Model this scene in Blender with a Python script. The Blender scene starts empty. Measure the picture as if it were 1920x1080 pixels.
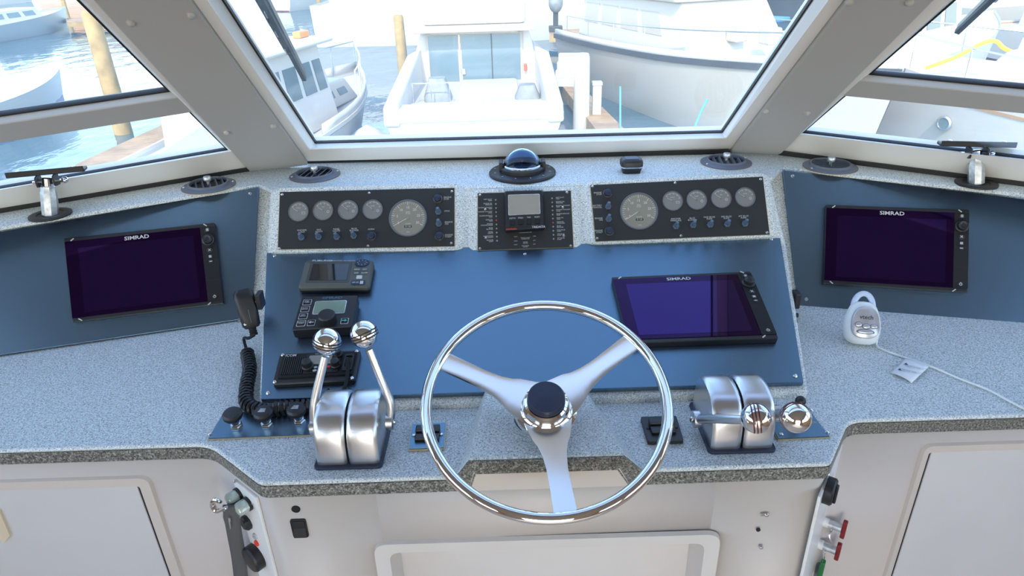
import bpy, bmesh, math, random
from mathutils import Vector as V, Matrix as Mx
random.seed(7)
S = bpy.context.scene
COL = S.collection
R = math.radians
pi = math.pi

# ---------------------------------------------------------------- camera
FPX = 1290.0                      # focal length in pixels of the 1920x1080 frame
PITCH, ROLL, CZ = R(26.7), R(1.75), 1.8
_f = V((0, math.cos(PITCH), -math.sin(PITCH)))
_r0 = V((1, 0, 0)); _u0 = V((0, math.sin(PITCH), math.cos(PITCH)))
_r = _r0*math.cos(ROLL) - _u0*math.sin(ROLL)
_u = _r0*math.sin(ROLL) + _u0*math.cos(ROLL)
CAM = V((0, 0, CZ))
cd = bpy.data.cameras.new('camera'); co = bpy.data.objects.new('camera', cd); COL.objects.link(co)
cd.sensor_width = 36; cd.lens = FPX/1920*36; cd.clip_start = 0.02; cd.clip_end = 3000
mw = Mx((_r, _u, -_f)).transposed().to_4x4(); mw.translation = CAM
co.matrix_world = mw
S.camera = co

# ---------------------------------------------------------------- sky, sun, exposure
w = bpy.data.worlds.new('sky'); S.world = w; w.use_nodes = True
nt = w.node_tree; nt.nodes.clear()
sk = nt.nodes.new('ShaderNodeTexSky'); sk.sky_type = 'NISHITA'; sk.sun_disc = False
sk.sun_elevation = R(40); sk.sun_rotation = R(190); sk.air_density = 1.0; sk.dust_density = 0.6; sk.ozone_density = 1.6
bg = nt.nodes.new('ShaderNodeBackground'); bg.inputs['Strength'].default_value = 0.40
wo = nt.nodes.new('ShaderNodeOutputWorld')
hs = nt.nodes.new('ShaderNodeHueSaturation'); hs.inputs['Saturation'].default_value = .92
nt.links.new(sk.outputs[0], hs.inputs['Color']); nt.links.new(hs.outputs[0], bg.inputs[0]); nt.links.new(bg.outputs[0], wo.inputs[0])
sd = bpy.data.lights.new('sun', 'SUN'); sd.energy = 2.0; sd.angle = R(0.6); sd.color = (1, .95, .86)
so = bpy.data.objects.new('sun', sd); COL.objects.link(so)
so.rotation_euler = (R(50), 0, R(-8))      # from behind the camera, a little to the left
S.view_settings.view_transform = 'Standard'; S.view_settings.look = 'None'
S.view_settings.exposure = 0.82; S.view_settings.gamma = 1; S.view_settings.use_curve_mapping = False
S.cycles.max_bounces = 8; S.cycles.transparent_max_bounces = 24
S.cycles.caustics_reflective = False; S.cycles.caustics_refractive = False

# ---------------------------------------------------------------- pixel -> place helpers
def ray(x, y): return _f + _r*((x-960)/FPX) + _u*((540-y)/FPX)
class Fr:
    """a flat surface of the place: origin, right, up-slope, outward normal"""
    def __init__(s, o, u, v):
        s.o = V(o); s.u = V(u).normalized(); v = V(v); s.v = (v - s.u*v.dot(s.u)).normalized(); s.n = s.u.cross(s.v)
        s.R = Mx((s.u, s.v, s.n)).transposed().to_4x4()
    def pt(s, x, y, h=0):
        d = ray(x, y); t = ((s.o - CAM).dot(s.n) + h)/d.dot(s.n); return CAM + d*t
    def loc(s, x, y, h=0):
        p = s.pt(x, y, h) - s.o; return p.dot(s.u), p.dot(s.v)
    def w(s, a, b, h=0): return s.o + s.u*a + s.v*b + s.n*h
    def M(s, p): m = s.R.copy(); m.translation = p; return m
def lvl(z): return Fr((0, 0, z), (1, 0, 0), (0, 1, 0))

ZC, ZD, ZW = CZ-.875, CZ-.575, CZ-5.0          # counter, dash top, water
COUNTER, DASH, WATER = lvl(ZC), lvl(ZD), lvl(ZW)
def slope(o, az, s): # face rising at slope s, its bottom edge along azimuth az
    return Fr(o, (math.cos(az), math.sin(az), 0), (-math.sin(az)*math.cos(s), math.cos(az)*math.cos(s), math.sin(s)))
MAIN = slope((0, 1.421, CZ-.778), 0, R(16))
GAUGE = slope((0, 1.65, CZ-.70), 0, R(55))
_a, _b = COUNTER.pt(0, 672), COUNTER.pt(478, 600)
WINGL = slope(_b, math.atan2(_b.y-_a.y, _b.x-_a.x), R(55))
_a, _b = COUNTER.pt(1490, 572), COUNTER.pt(1920, 605)
WINGR = slope(_a, math.atan2(_b.y-_a.y, _b.x-_a.x), R(55))
WHEEL = slope((.056, 1.03, CZ-.75), R(-.5), R(24))

# ---------------------------------------------------------------- mesh builder
class MB:
    def __init__(s): s.v = []; s.f = []
    def add(s, vs, fs, M=None):
        b = len(s.v); s.v += [tuple(M @ V(p)) if M else tuple(p) for p in vs]; s.f += [tuple(i+b for i in f) for f in fs]; return s
    def box(s, x0, x1, y0, y1, z0, z1, M=None):
        return s.add([(x0,y0,z0),(x1,y0,z0),(x1,y1,z0),(x0,y1,z0),(x0,y0,z1),(x1,y0,z1),(x1,y1,z1),(x0,y1,z1)],
                     [(0,3,2,1),(4,5,6,7),(0,1,5,4),(1,2,6,5),(2,3,7,6),(3,0,4,7)], M)
    def cb(s, c, d, M=None): return s.box(c[0]-d[0]/2,c[0]+d[0]/2,c[1]-d[1]/2,c[1]+d[1]/2,c[2]-d[2]/2,c[2]+d[2]/2,M)
    def prism(s, poly, z0, z1, M=None):
        n = len(poly)
        return s.add([(p[0],p[1],z0) for p in poly]+[(p[0],p[1],z1) for p in poly],
            [tuple(range(n))[::-1], tuple(range(n,2*n))]+[(i,(i+1)%n,n+(i+1)%n,n+i) for i in range(n)], M)
    def loft(s, loops, M=None, cap=True, closed=False):
        n = len(loops[0]); vs = [p for l in loops for p in l]; k = len(loops); fs = []
        for j in range(k if closed else k-1):
            for i in range(n): fs.append((j*n+i, j*n+(i+1)%n, ((j+1)%k)*n+(i+1)%n, ((j+1)%k)*n+i))
        if cap and not closed: fs += [tuple(range(n))[::-1], tuple(range((k-1)*n, k*n))]
        return s.add(vs, fs, M)
    def strip(s, loops, M=None):   # open sheet of rows
        n = len(loops[0]); vs = [p for l in loops for p in l]
        return s.add(vs, [(j*n+i, j*n+i+1, (j+1)*n+i+1, (j+1)*n+i) for j in range(len(loops)-1) for i in range(n-1)], M)
    def ring(s, outer, inner, z0, z1, M=None):
        n = len(outer)
        L = [[(p[0],p[1],z0) for p in outer],[(p[0],p[1],z1) for p in outer],[(p[0],p[1],z1) for p in inner],[(p[0],p[1],z0) for p in inner]]
        return s.loft(L, M, closed=True)
    def lathe(s, prof, seg=28, M=None, cap=True):
        return s.loft([[(r*math.cos(2*pi*i/seg), r*math.sin(2*pi*i/seg), z) for i in range(seg)] for r, z in prof], M, cap)
    def tube(s, pts, r, seg=8, M=None, closed=False, cap=True):
        P = [V(p) for p in pts]; n = len(P); loops = []; a = None
        for i in range(n):
            t = (P[(i+1)%n]-P[i-1]) if closed else (P[min(i+1,n-1)]-P[max(i-1,0)])
            t.normalize()
            if a is None: a = t.orthogonal().normalized()
            else: a = (a - t*a.dot(t)).normalized()
            b = t.cross(a); rr = r[i] if isinstance(r, (list, tuple)) else r
            loops.append([P[i] + a*(rr*math.cos(2*pi*k/seg)) + b*(rr*math.sin(2*pi*k/seg)) for k in range(seg)])
        return s.loft(loops, M, cap, closed)
    def ball(s, c, r, seg=24, rings=14, M=None, sc=(1,1,1)):
        pr = [(max(r*math.sin(pi*i/rings), 1e-5), -r*math.cos(pi*i/rings)) for i in range(rings+1)]
        m = Mx.Translation(c) @ Mx.Diagonal((*sc, 1)); return s.lathe(pr, seg, (M @ m) if M else m)
    def build(s, name, mat, parent=None, smooth=35, bevel=0, seg=2, M=None):
        me = bpy.data.meshes.new(name); me.from_pydata(s.v, [], s.f)
        bm = bmesh.new(); bm.from_mesh(me); bmesh.ops.recalc_face_normals(bm, faces=bm.faces); bm.to_mesh(me); bm.free()
        if smooth: me.shade_smooth(); me.set_sharp_from_angle(angle=R(smooth))
        me.materials.append(mat)
        o = bpy.data.objects.new(name, me); COL.objects.link(o)
        if parent is not None: o.parent = parent
        if M is not None: o.matrix_local = M
        if bevel:
            m = o.modifiers.new('bevel', 'BEVEL'); m.width = bevel; m.segments = seg; m.limit_method = 'ANGLE'; m.angle_limit = R(40)
        return o
def rrect(w, h, r, n=4, c=(0,0)):
    out = []
    for sx, sy, a0 in ((1,-1,-90),(1,1,0),(-1,1,90),(-1,-1,180)):
        for i in range(n+1):
            a = R(a0+90*i/n); out.append((c[0]+sx*(w/2-r)+r*math.cos(a), c[1]+sy*(h/2-r)+r*math.sin(a)))
    return out
def rpoly(pts, r, n=4):
    """polygon with its corners rounded"""
    out = []; k = len(pts); rr = r if isinstance(r, (list, tuple)) else [r]*k
    for i in range(k):
        p = V(pts[i][:2]); a = (V(pts[i-1][:2])-p); b = (V(pts[(i+1)%k][:2])-p)
        if rr[i] <= 0: out.append(tuple(p)); continue
        q = min(rr[i], a.length*.49, b.length*.49); A = p+a.normalized()*q; B = p+b.normalized()*q
        for j in range(n+1):
            t = j/n; out.append(tuple(A*(1-t)**2 + p*(2*t*(1-t)) + B*t*t))
    return out
def circ(r, n=24, c=(0,0), a0=0): return [(c[0]+r*math.cos(a0+2*pi*i/n), c[1]+r*math.sin(a0+2*pi*i/n)) for i in range(n)]
def T(x=0, y=0, z=0): return Mx.Translation((x, y, z))
def RX(a): return Mx.Rotation(R(a), 4, 'X')
def RY(a): return Mx.Rotation(R(a), 4, 'Y')
def RZ(a): return Mx.Rotation(R(a), 4, 'Z')
def bez(pts, n=8):
    """smooth path through points (Catmull-Rom)"""
    P = [V(p) for p in pts]; P = [P[0]*2-P[1]] + P + [P[-1]*2-P[-2]]; out = []
    for i in range(1, len(P)-2):
        for j in range(n):
            t = j/n; a, b, c, d = P[i-1:i+3]
            out.append(.5*((2*b)+(c-a)*t+(2*a-5*b+4*c-d)*t*t+(3*b-3*c+d-a)*t**3))
    return out + [P[-2]]

# ---------------------------------------------------------------- materials
MAT = {}
def mat(name, col, rough=.5, metal=0., spec=.5, bump=0, bscale=400, var=0, vscale=6, coat=0, emit=None, alpha=1, tint=None, ior=None):
    m = bpy.data.materials.new(name); m.use_nodes = True; N = m.node_tree.nodes; Lk = m.node_tree.links; b = N['Principled BSDF']
    b.inputs['Base Color'].default_value = (*col, 1); b.inputs['Roughness'].default_value = rough; b.inputs['Metallic'].default_value = metal
    b.inputs['Specular IOR Level'].default_value = spec
    if ior: b.inputs['IOR'].default_value = ior
    if tint: b.inputs['Specular Tint'].default_value = (*tint, 1)
    if coat: b.inputs['Coat Weight'].default_value = coat; b.inputs['Coat Roughness'].default_value = .05
    if emit: b.inputs['Emission Color'].default_value = (*col, 1); b.inputs['Emission Strength'].default_value = emit
    if bump or var:
        g = N.new('ShaderNodeNewGeometry')
    if bump:
        t = N.new('ShaderNodeTexNoise'); t.inputs['Scale'].default_value = bscale; t.inputs['Detail'].default_value = 3
        Lk.new(g.outputs['Position'], t.inputs['Vector'])
        bp = N.new('ShaderNodeBump'); bp.inputs['Strength'].default_value = bump; bp.inputs['Distance'].default_value = .001
        Lk.new(t.outputs[0], bp.inputs['Height']); Lk.new(bp.outputs[0], b.inputs['Normal'])
    if var:
        t = N.new('ShaderNodeTexNoise'); t.inputs['Scale'].default_value = vscale; t.inputs['Detail'].default_value = 5
        Lk.new(g.outputs['Position'], t.inputs['Vector'])
        r = N.new('ShaderNodeValToRGB'); e = r.color_ramp.elements
        e[0].position = .3; e[1].position = .7
        e[0].color = (*[c*(1-var) for c in col], 1); e[1].color = (*[min(1, c*(1+var)) for c in col], 1)
        Lk.new(t.outputs[0], r.inputs[0]); Lk.new(r.outputs[0], b.inputs['Base Color'])
    MAT[name] = m; return m
def speckle(name, cols, scale=330):
    m = mat(name, cols[1][1], .42, spec=.4); N = m.node_tree.nodes; Lk = m.node_tree.links; b = N['Principled BSDF']
    g = N.new('ShaderNodeNewGeometry'); t = N.new('ShaderNodeTexNoise'); t.inputs['Scale'].default_value = scale; t.inputs['Detail'].default_value = 2.5; t.inputs['Roughness'].default_value = .75
    Lk.new(g.outputs['Position'], t.inputs['Vector'])
    r = N.new('ShaderNodeValToRGB'); r.color_ramp.interpolation = 'LINEAR'; e = r.color_ramp.elements
    while len(e) < len(cols): e.new(.5)
    for k, (p, c) in enumerate(cols): e[k].position = p; e[k].color = (*c, 1)
    Lk.new(t.outputs[0], r.inputs[0]); Lk.new(r.outputs[0], b.inputs['Base Color'])
    return m
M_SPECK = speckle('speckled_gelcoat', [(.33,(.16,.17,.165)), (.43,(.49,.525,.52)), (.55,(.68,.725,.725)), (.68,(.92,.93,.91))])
M_SPECK_SHADE = speckle('shaded_speckled_edge', [(.36,(.03,.03,.027)), (.46,(.13,.13,.115)), (.56,(.21,.21,.19)), (.68,(.50,.49,.44))], 260)  # darker, coarser copy of the gelcoat; the rims' shade is put into its colour
M_PANEL = mat('satin_navy_panel', (.022,.026,.042), .27, spec=.9, ior=2.3, tint=(.44,.74,1), bump=.25, bscale=900)
M_EDGE = mat('panel_edge', (.012,.012,.014), .5)
M_BLACK = mat('black_plastic', (.014,.014,.016), .42, spec=.5)
M_PLATE = mat('engraved_black_plate', (.022,.023,.024), .5, spec=.4)
M_RUB = mat('rubber', (.012,.012,.013), .65, spec=.3)
M_WHITE = mat('white_gelcoat', (.70,.655,.61), .35, spec=.4, var=.03, vscale=4)
M_FRONT = mat('beige_gelcoat', (.62,.555,.50), .4, spec=.4, var=.03, vscale=3)
M_DOOR = mat('door_laminate', (.63,.62,.615), .4, spec=.4, var=.04, vscale=4)
M_POST = mat('painted_grey_aluminium', (.50,.495,.485), .45, spec=.4, bump=.05, bscale=600)
M_FRAME = mat('white_window_frame', (.90,.89,.87), .35, spec=.4)
M_GASK = mat('gasket', (.01,.01,.011), .6)
M_CHROME = mat('chrome', (.86,.86,.87), .04, 1)
M_STEEL = mat('polished_steel', (.80,.80,.80), .13, 1)
M_BRUSH = mat('brushed_aluminium', (.72,.73,.75), .30, 1, bump=.12, bscale=500)
M_GALV = mat('galvanised_steel', (.62,.65,.68), .42, .85, var=.25, vscale=90)
M_BRASS = mat('worn_brass_edge', (.62,.5,.3), .4, .7)
M_TEXT = mat('white_print', (.55,.55,.53), .6)
M_TEXTD = mat('dark_print', (.06,.06,.07), .6)
M_RED = mat('red_print', (.75,.05,.03), .5)
M_SCREEN = mat('coated_screen', (.006,.002,.012), .035, spec=.9, ior=1.7, tint=(.36,.17,1.0))
M_SCREEN2 = mat('coated_screen_border', (.006,.002,.012), .035, spec=.7, ior=1.5, tint=(.42,.13,.8))
M_LCD = mat('lcd_grey', (.30,.28,.24), .25)
M_LCDG = mat('lcd_green', (.20,.27,.20), .2)
M_LCDB = mat('lcd_blue_dark', (.01,.012,.016), .05, spec=1)
M_DIAL = mat('gauge_dial', (.20,.20,.195), .35, coat=.6)
M_DIALT = mat('tachometer_dial', (.24,.225,.18), .35, coat=.6)
M_OLIVE = mat('grey_green_plastic', (.085,.09,.08), .5)
M_TOGGLE = mat('blue_grey_rubber_boot', (.10,.15,.23), .45)
M_KNOBBLUE = mat('dark_blue_button', (.015,.022,.05), .4)
M_VENT = mat('vent_plastic', (.13,.145,.18), .45)
M_GREEN = mat('green_plastic', (.01,.16,.04), .4)
M_REDP = mat('red_plastic', (.22,.012,.012), .35)
M_WOOD = mat('teak', (.42,.26,.15), .5, var=.3, vscale=8)
M_SOLE = mat('tan_cabin_carpet', (.66,.56,.45), .8, var=.1, vscale=20)
M_CEIL = mat('tan_headliner', (.46,.39,.31), .6)
M_TAPE = mat('yellowed_tape', (.72,.60,.42), .5)
M_LANY = mat('grey_canvas_strap', (.10,.10,.10), .7, bump=.4, bscale=800)
M_MONW = mat('white_monitor_plastic', (.82,.84,.82), .35)
M_MONS = mat('silver_monitor_face', (.55,.54,.56), .3, .5)
M_MONB = mat('translucent_blue_handle', (.55,.64,.80), .25)
M_PAPER = mat('white_paper', (.80,.82,.84), .7)

def glass(name, dirt=.10, gloss=.06, tint=(.97,.99,.98)):
    """window glass: lets light straight through, mirrors a little, carries a film of salt and dust"""
    m = bpy.data.materials.new(name); m.use_nodes = True; N = m.node_tree.nodes; Lk = m.node_tree.links; N.clear()
    tr = N.new('ShaderNodeBsdfTransparent'); tr.inputs[0].default_value = (*tint, 1)
    gl = N.new('ShaderNodeBsdfGlossy'); gl.inputs['Roughness'].default_value = .02
    fr = N.new('ShaderNodeFresnel'); fr.inputs[0].default_value = 1.25
    bf = N.new('ShaderNodeNewGeometry'); mi = N.new('ShaderNodeMapRange'); mi.inputs[3].default_value = 1.25; mi.inputs[4].default_value = .8
    Lk.new(bf.outputs['Backfacing'], mi.inputs[0]); Lk.new(mi.outputs[0], fr.inputs[0])
    m1 = N.new('ShaderNodeMixShader'); Lk.new(fr.outputs[0], m1.inputs[0]); Lk.new(tr.outputs[0], m1.inputs[1]); Lk.new(gl.outputs[0], m1.inputs[2])
    out = N.new('ShaderNodeOutputMaterial'); last = m1
    if dirt:
        tl = N.new('ShaderNodeBsdfTranslucent'); tl.inputs[0].default_value = (.9, .93, .95, 1)
        g = N.new('ShaderNodeNewGeometry'); t = N.new('ShaderNodeTexNoise'); t.inputs['Scale'].default_value = 7; t.inputs['Detail'].default_value = 8
        Lk.new(g.outputs['Position'], t.inputs['Vector'])
        mr = N.new('ShaderNodeMapRange'); mr.inputs[1].default_value = .3; mr.inputs[2].default_value = .75
        mr.inputs[3].default_value = dirt*.7; mr.inputs[4].default_value = dirt*1.4; Lk.new(t.outputs[0], mr.inputs[0])
        m2 = N.new('ShaderNodeMixShader'); Lk.new(mr.outputs[0], m2.inputs[0]); Lk.new(m1.outputs[0], m2.inputs[1]); Lk.new(tl.outputs[0], m2.inputs[2]); last = m2
    Lk.new(last.outputs[0], out.inputs[0]); MAT[name] = m; return m
M_GLASS = glass('salty_window_glass', .045)

# ---------------------------------------------------------------- object helpers
def thing(name, label, cat, M=None, group=None, kind=None):
    o = bpy.data.objects.new(name, None); COL.objects.link(o); o.empty_display_size = .05
    if M is not None: o.matrix_world = M
    tag(o, label, cat, group, kind); return o
def tag(o, label=None, cat=None, group=None, kind=None):
    if label: o['label'] = label
    if cat: o['category'] = cat
    if group: o['group'] = group
    if kind: o['kind'] = kind
    return o
class Item:
    """a thing mounted on a surface; positions are taken in that surface's own frame"""
    def __init__(s, name, label, cat, fr, x, y, h=0, group=None):
        s.fr = fr; s.a, s.b = fr.loc(x, y, h); s.e = thing(name, label, cat, fr.M(fr.w(s.a, s.b)), group)
    def L(s, x, y, h=0):
        a, b = s.fr.loc(x, y, h); return (a-s.a, b-s.b)
class Quad:
    def __init__(s, it, px, h): s.c = [V(it.L(x, y, h)) for x, y in px]    # TL TR BR BL
    def q(s, a, b):     # a: 0 left..1 right, b: 0 top..1 bottom
        t = s.c[0].lerp(s.c[1], a); return tuple(t.lerp(s.c[3].lerp(s.c[2], a), b))
    def rect(s, a0, b0, a1, b1): return [s.q(a0,b1), s.q(a1,b1), s.q(a1,b0), s.q(a0,b0)]
    def ang(s): d = s.c[1]-s.c[0]; return math.degrees(math.atan2(d.y, d.x))
    def skew(s):
        d = s.c[0]-s.c[3]; return d
_tc = {}
def text(parent, name, body, size, p, h, m, align='CENTER', rot=0, sx=1., bold=0, M=None, gap=1.0):
    key = (body, align, bold, gap)
    if key not in _tc:
        c = bpy.data.curves.new('t', 'FONT'); c.body = body; c.size = 1; c.align_x = align; c.align_y = 'CENTER'; c.resolution_u = 2; c.space_line = gap
        c.offset = bold
        o = bpy.data.objects.new('t', c); COL.objects.link(o)
        dg = bpy.context.evaluated_depsgraph_get(); me = bpy.data.meshes.new_from_object(o.evaluated_get(dg))
        bpy.data.objects.remove(o); bpy.data.curves.remove(c); _tc[key] = me
    me = _tc[key].copy(); me.materials.clear(); me.materials.append(m); me.name = name
    o = bpy.data.objects.new(name, me); COL.objects.link(o); o.parent = parent
    L = T(p[0], p[1], h) @ RZ(rot) @ Mx.Diagonal((size*sx, size, size, 1))
    o.matrix_local = (M @ L) if M else L
    return o
_sm = {}
def screw(parent, p, h, r=.0042, m=None, name='screw'):
    k = round(r, 5), (m or M_STEEL).name
    if k not in _sm:
        b = MB(); b.lathe([(r, 0), (r, r*.25), (r*.75, r*.55), (r*.3, r*.65)], 12)
        b.box(-r*.7, r*.7, -r*.12, r*.12, r*.55, r*.72)
        o = b.build(name, m or M_STEEL, parent); _sm[k] = o.data
    else:
        o = bpy.data.objects.new(name, _sm[k]); COL.objects.link(o); o.parent = parent
    o.matrix_local = T(p[0], p[1], h) @ RZ(random.uniform(0, 90)); return o
def dup(o, parent=None, M=None):
    c = o.copy(); COL.objects.link(c); c.parent = parent
    if M is not None: c.matrix_local = M
    for ch in o.children:
        dup(ch, c)
    return c

# ================================================================ THE SETTING
def struct(o): o['kind'] = 'structure'; return o
b = MB(); b.box(-1.95, 1.95, -2.6, 2.3, -.06, 0); struct(b.build('floor', M_SOLE))
b = MB(); b.box(-1.95, 1.95, -2.6, .96, 2.16, 2.22); struct(b.build('ceiling', M_CEIL))
def side_wall(name, x):
    b = MB()
    b.box(x-.03, x+.03, -2.6, 1.45, 0, 1.05); b.box(x-.03, x+.03, -2.6, 1.2, 1.95, 2.16)
    for y0, y1 in ((-2.6,-2.3), (-1.0,-.8), (.5,.65)): b.box(x-.03, x+.03, y0, y1, 1.05, 1.95)
    return struct(b.build(name, M_WOOD))
side_wall('wall_left', -1.92); side_wall('wall_right', 1.92)
b = MB(); b.box(-1.95, -.95, -2.66, -2.6, 0, 2.2); b.box(.95, 1.95, -2.66, -2.6, 0, 2.2); b.box(-.95, .95, -2.66, -2.6, 2.0, 2.2)
struct(b.build('wall_back', M_WOOD))
b = MB(); b.box(-2.1, 2.1, -6.5, -2.66, -.10, -.02); b.box(-2.1, -2.0, -6.5, -2.66, -.02, .8); b.box(2.0, 2.1, -6.5, -2.66, -.02, .8)  # unseen deck added astern to bounce warm sunlight onto the console
tag(b.build('aft_bounce_deck', M_SOLE, smooth=0), 'unseen tan aft deck added behind the wheelhouse to bounce sunlight in', 'deck', kind='structure')

# --- windshield: centre plane, window frame set proud of it on the cabin side
RK = R(40)
WS = Fr((0, 1.98, CZ-.508), (1, 0, 0), (0, -math.cos(RK), math.sin(RK)))   # its normal points into the cabin
def wpt(fr, x, y, h=0): return fr.pt(x, y, h)
TF = .035
def up_ext(fr, x0, y0, x1, y1, h, k):
    """edge seen from (x0,y0) low to (x1,y1) high, carried on past the frame by factor k"""
    a, b = V(fr.loc(x0, y0, h)), V(fr.loc(x1, y1, h)); return tuple(a), tuple(a+(b-a)*k)
K = 1.45
def window(n, fr, outer_l, outer_r, inner_l, inner_r, glass_l, glass_r, bars=()):
    """outer/inner/glass: left and right edges, each (xlow,ylow,xhigh,yhigh) in the photograph; outer, inner on the cabin face"""
    root = bpy.data.objects.new('window_%d' % n, None); COL.objects.link(root); root.matrix_world = fr.M(fr.o); struct(root)
    ol, ou = up_ext(fr, *outer_l, TF, K); rl, ru = up_ext(fr, *outer_r, TF, K)
    il, iu = up_ext(fr, *inner_l, TF, K); jl, ju = up_ext(fr, *inner_r, TF, K)
    gl, gu = up_ext(fr, *glass_l, .0, K); hl, hu = up_ext(fr, *glass_r, .0, K)
    def L3(ps, h): return [(p[0], p[1], h) for p in ps]
    top = .06
    b = MB()
    o = [ol, rl, ru, ou]; i = [il, jl, ju, iu]; g = [gl, hl, hu, gu]
    i = i[:2]+[(i[2][0], i[2][1]-top), (i[3][0], i[3][1]-top)]; g = g[:2]+[(g[2][0], g[2][1]-top), (g[3][0], g[3][1]-top)]
    b.loft([L3(o, TF), L3(i, TF), L3(g, .004), L3(g, -.02), L3(o, -.02)], closed=True)
    fo = b.build('window_frame', M_FRAME, root, smooth=0)
    fo.modifiers.new('bevel', 'BEVEL').width = .003
    # gasket between glass and frame
    b = MB()
    cx = sum(p[0] for p in g)/4; cy = sum(p[1] for p in g)/4
    g2 = [(p[0]+(.004 if p[0] < cx else -.004), p[1]+(.003 if p[1] < cy else -.003)) for p in g]
    b.ring(g, g2, -.004, .005); b.build('gasket', M_GASK, root, smooth=0)
    return root, g, o
W1, g1, o1 = window(1, WS, (577,303,361,0), (1366,285,1583,0), (579,279,388,0), (1362,258,1552,0), (591,267,418,0), (1354,247,1521,0))
b = MB(); b.prism(g1, -.003, .003); b.build('pane', M_GLASS, W1, smooth=0)

# --- side windows: planes through the outer edge of each post
def side_frame(post_low_in, post_top_in, post_low_out, post_top_out, sill_far):
    P1 = WS.pt(*post_low_in, TF); P2 = WS.pt(*post_top_in, TF); P3 = DASH.pt(*post_low_out)
    n = (P2-P1).cross(P3-P1).normalized()
    d = ray(*post_top_out); P4 = CAM + d*((P1-CAM).dot(n)/d.dot(n))
    P5 = DASH.pt(*sill_far)
    return P1, P2, P3, P4, P5
PL = side_frame((577,303), (361,0), (470,318), (182,0), (0,397))
PR = side_frame((1366,285), (1583,0), (1460,287), (1743,0), (1920,347))
SL = Fr(PL[2], PL[2]-PL[4], PL[3]-PL[2]); SR = Fr(PR[2], PR[4]-PR[2], PR[3]-PR[2])
if SL.n.dot(CAM-SL.o) < 0 or SR.n.dot(CAM-SR.o) < 0: raise RuntimeError('side frame faces out')
SL.o = SL.o - SL.n*TF; SR.o = SR.o - SR.n*TF          # glass plane; cabin face is TF proud
XX = 560
W2, g2_, o2 = window(2, SL, (-XX,489,-XX-420,170), (470,318,182,0), (-XX+20,446,-XX-380,130), (433,283,176,0), (-XX+30,443,-XX-370,127), (427,279,172,0))
W3, g3_, o3 = window(3, SR, (1460,287,1743,0), (1920+XX,418,1920+XX+420,120), (1500,251,1752,0), (1920+XX-20,362,1920+XX+380,60), (1505,247,1757,0), (1920+XX-30,357,1920+XX+370,55))
def split_side(root, fr, g, tl, tr, bl, br):
    """mid bar of an opening window between upper and lower glass; t*/b* = top and bottom edge points in the photograph"""
    def line(p, q, left):      # along the bar to the frame's ends
        a, c = V(fr.loc(*p, .02)), V(fr.loc(*q, .02)); d = (c-a)
        return a-d*1.6 if left else a, (c+d*1.6 if not left else c)
    left = tl[0] == 0
    a0, a1 = line(tl, tr, left); c0, c1 = line(bl, br, left)
    b = MB(); b.prism([c0, c1, a1, a0], -.012, .024); b.build('window_mullion', M_POST, root, smooth=0, bevel=.003)
    d = V((0, .004)); b = MB(); b.prism([a0, a1, a1+d, a0+d], -.006, .006); b.build('gasket', M_GASK, root, smooth=0)
    G = [V(p) for p in g]      # BL BR TR TL
    b = MB(); b.prism([G[0], G[1], c1 if left else V((g[1][0]+(g[2][0]-g[1][0])*.3, c1.y)), c0], -.003, .003); b.build('pane', M_GLASS, root, smooth=0)
    b = MB(); b.prism([a0, a1, G[2], G[3]], -.003, .003); b.build('pane', M_GLASS, root, smooth=0)
split_side(W2, SL, g2_, (0,230), (333,180), (0,266), (362,208))
split_side(W3, SR, g3_, (1600,147), (1920,178), (1572,177), (1920,211))

# --- posts between the windows
def post(n, P, bolts):
    P1, P2, P3, P4, P5 = P
    a, bb = P1 + (P2-P1)*K, P3 + (P4-P3)*K
    nrm = (P2-P1).cross(P3-P1).normalized()
    if nrm.dot(CAM-P1) < 0: nrm = -nrm
    m = MB(); t = .012
    q = [P1, P3, bb, a]
    m.loft([[p - nrm*.07 for p in q], [p + nrm*t for p in q]])
    o = struct(m.build('trim_%d' % n, M_POST, None, smooth=0, bevel=.004))
    fr = Fr(P1, (P3-P1), (P2-P1))
    if fr.n.dot(nrm) < 0: fr = Fr(P3, (P1-P3), (P2-P1))
    for x, y in bolts:
        c = fr.pt(x, y, t)
        s = MB(); s.lathe([(.0085,0),(.0085,.003),(.006,.0065),(.002,.008)], 14)
        s.build('bolt_cap', M_POST, o, M=fr.M(c))
post(1, PL, [(245,42),(358,28),(425,248),(512,236)])
post(2, PR, [(1436,208),(1513,212),(1592,3),(1705,4)])

# ================================================================ HELM CONSOLE
HC = thing('helm_console', 'long speckled grey fibreglass helm console below the windshield', 'console')
# counter outline at its top edge
cl = [COUNTER.pt(*p) for p in ((-700,876),(0,846),(392,831),(487,906),(1558,869),(1598,797),(1920,769),(2560,735))]
ywl = (cl[1].y+cl[2].y)/2; ywr = (cl[5].y+cl[6].y)/2
front = [(-1.9, ywl), (cl[1].x, ywl), (cl[2].x, ywl), (cl[3].x, cl[3].y)]
xpl, xpr = COUNTER.pt(858,892).x, COUNTER.pt(1203,880).x
yc = (cl[3].y+cl[4].y)/2
right = [(cl[4].x, cl[4].y), (cl[5].x, ywr), (cl[6].x, ywr), (1.9, ywr)]
outline = front + right
rr = [0, 0, .03, .012, .012, .03, 0, 0]
fo = rpoly(outline + [(1.9, 1.7), (-1.9, 1.7)], rr + [0, 0], 5)
b = MB(); b.prism(fo, ZC-.010, ZC); b.build('counter_top', M_SPECK, HC, smooth=40, bevel=.006, seg=3)
b = MB(); b.prism(fo, ZC-.036, ZC-.0095); b.build('counter_edge', M_SPECK_SHADE, HC, smooth=40)

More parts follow.
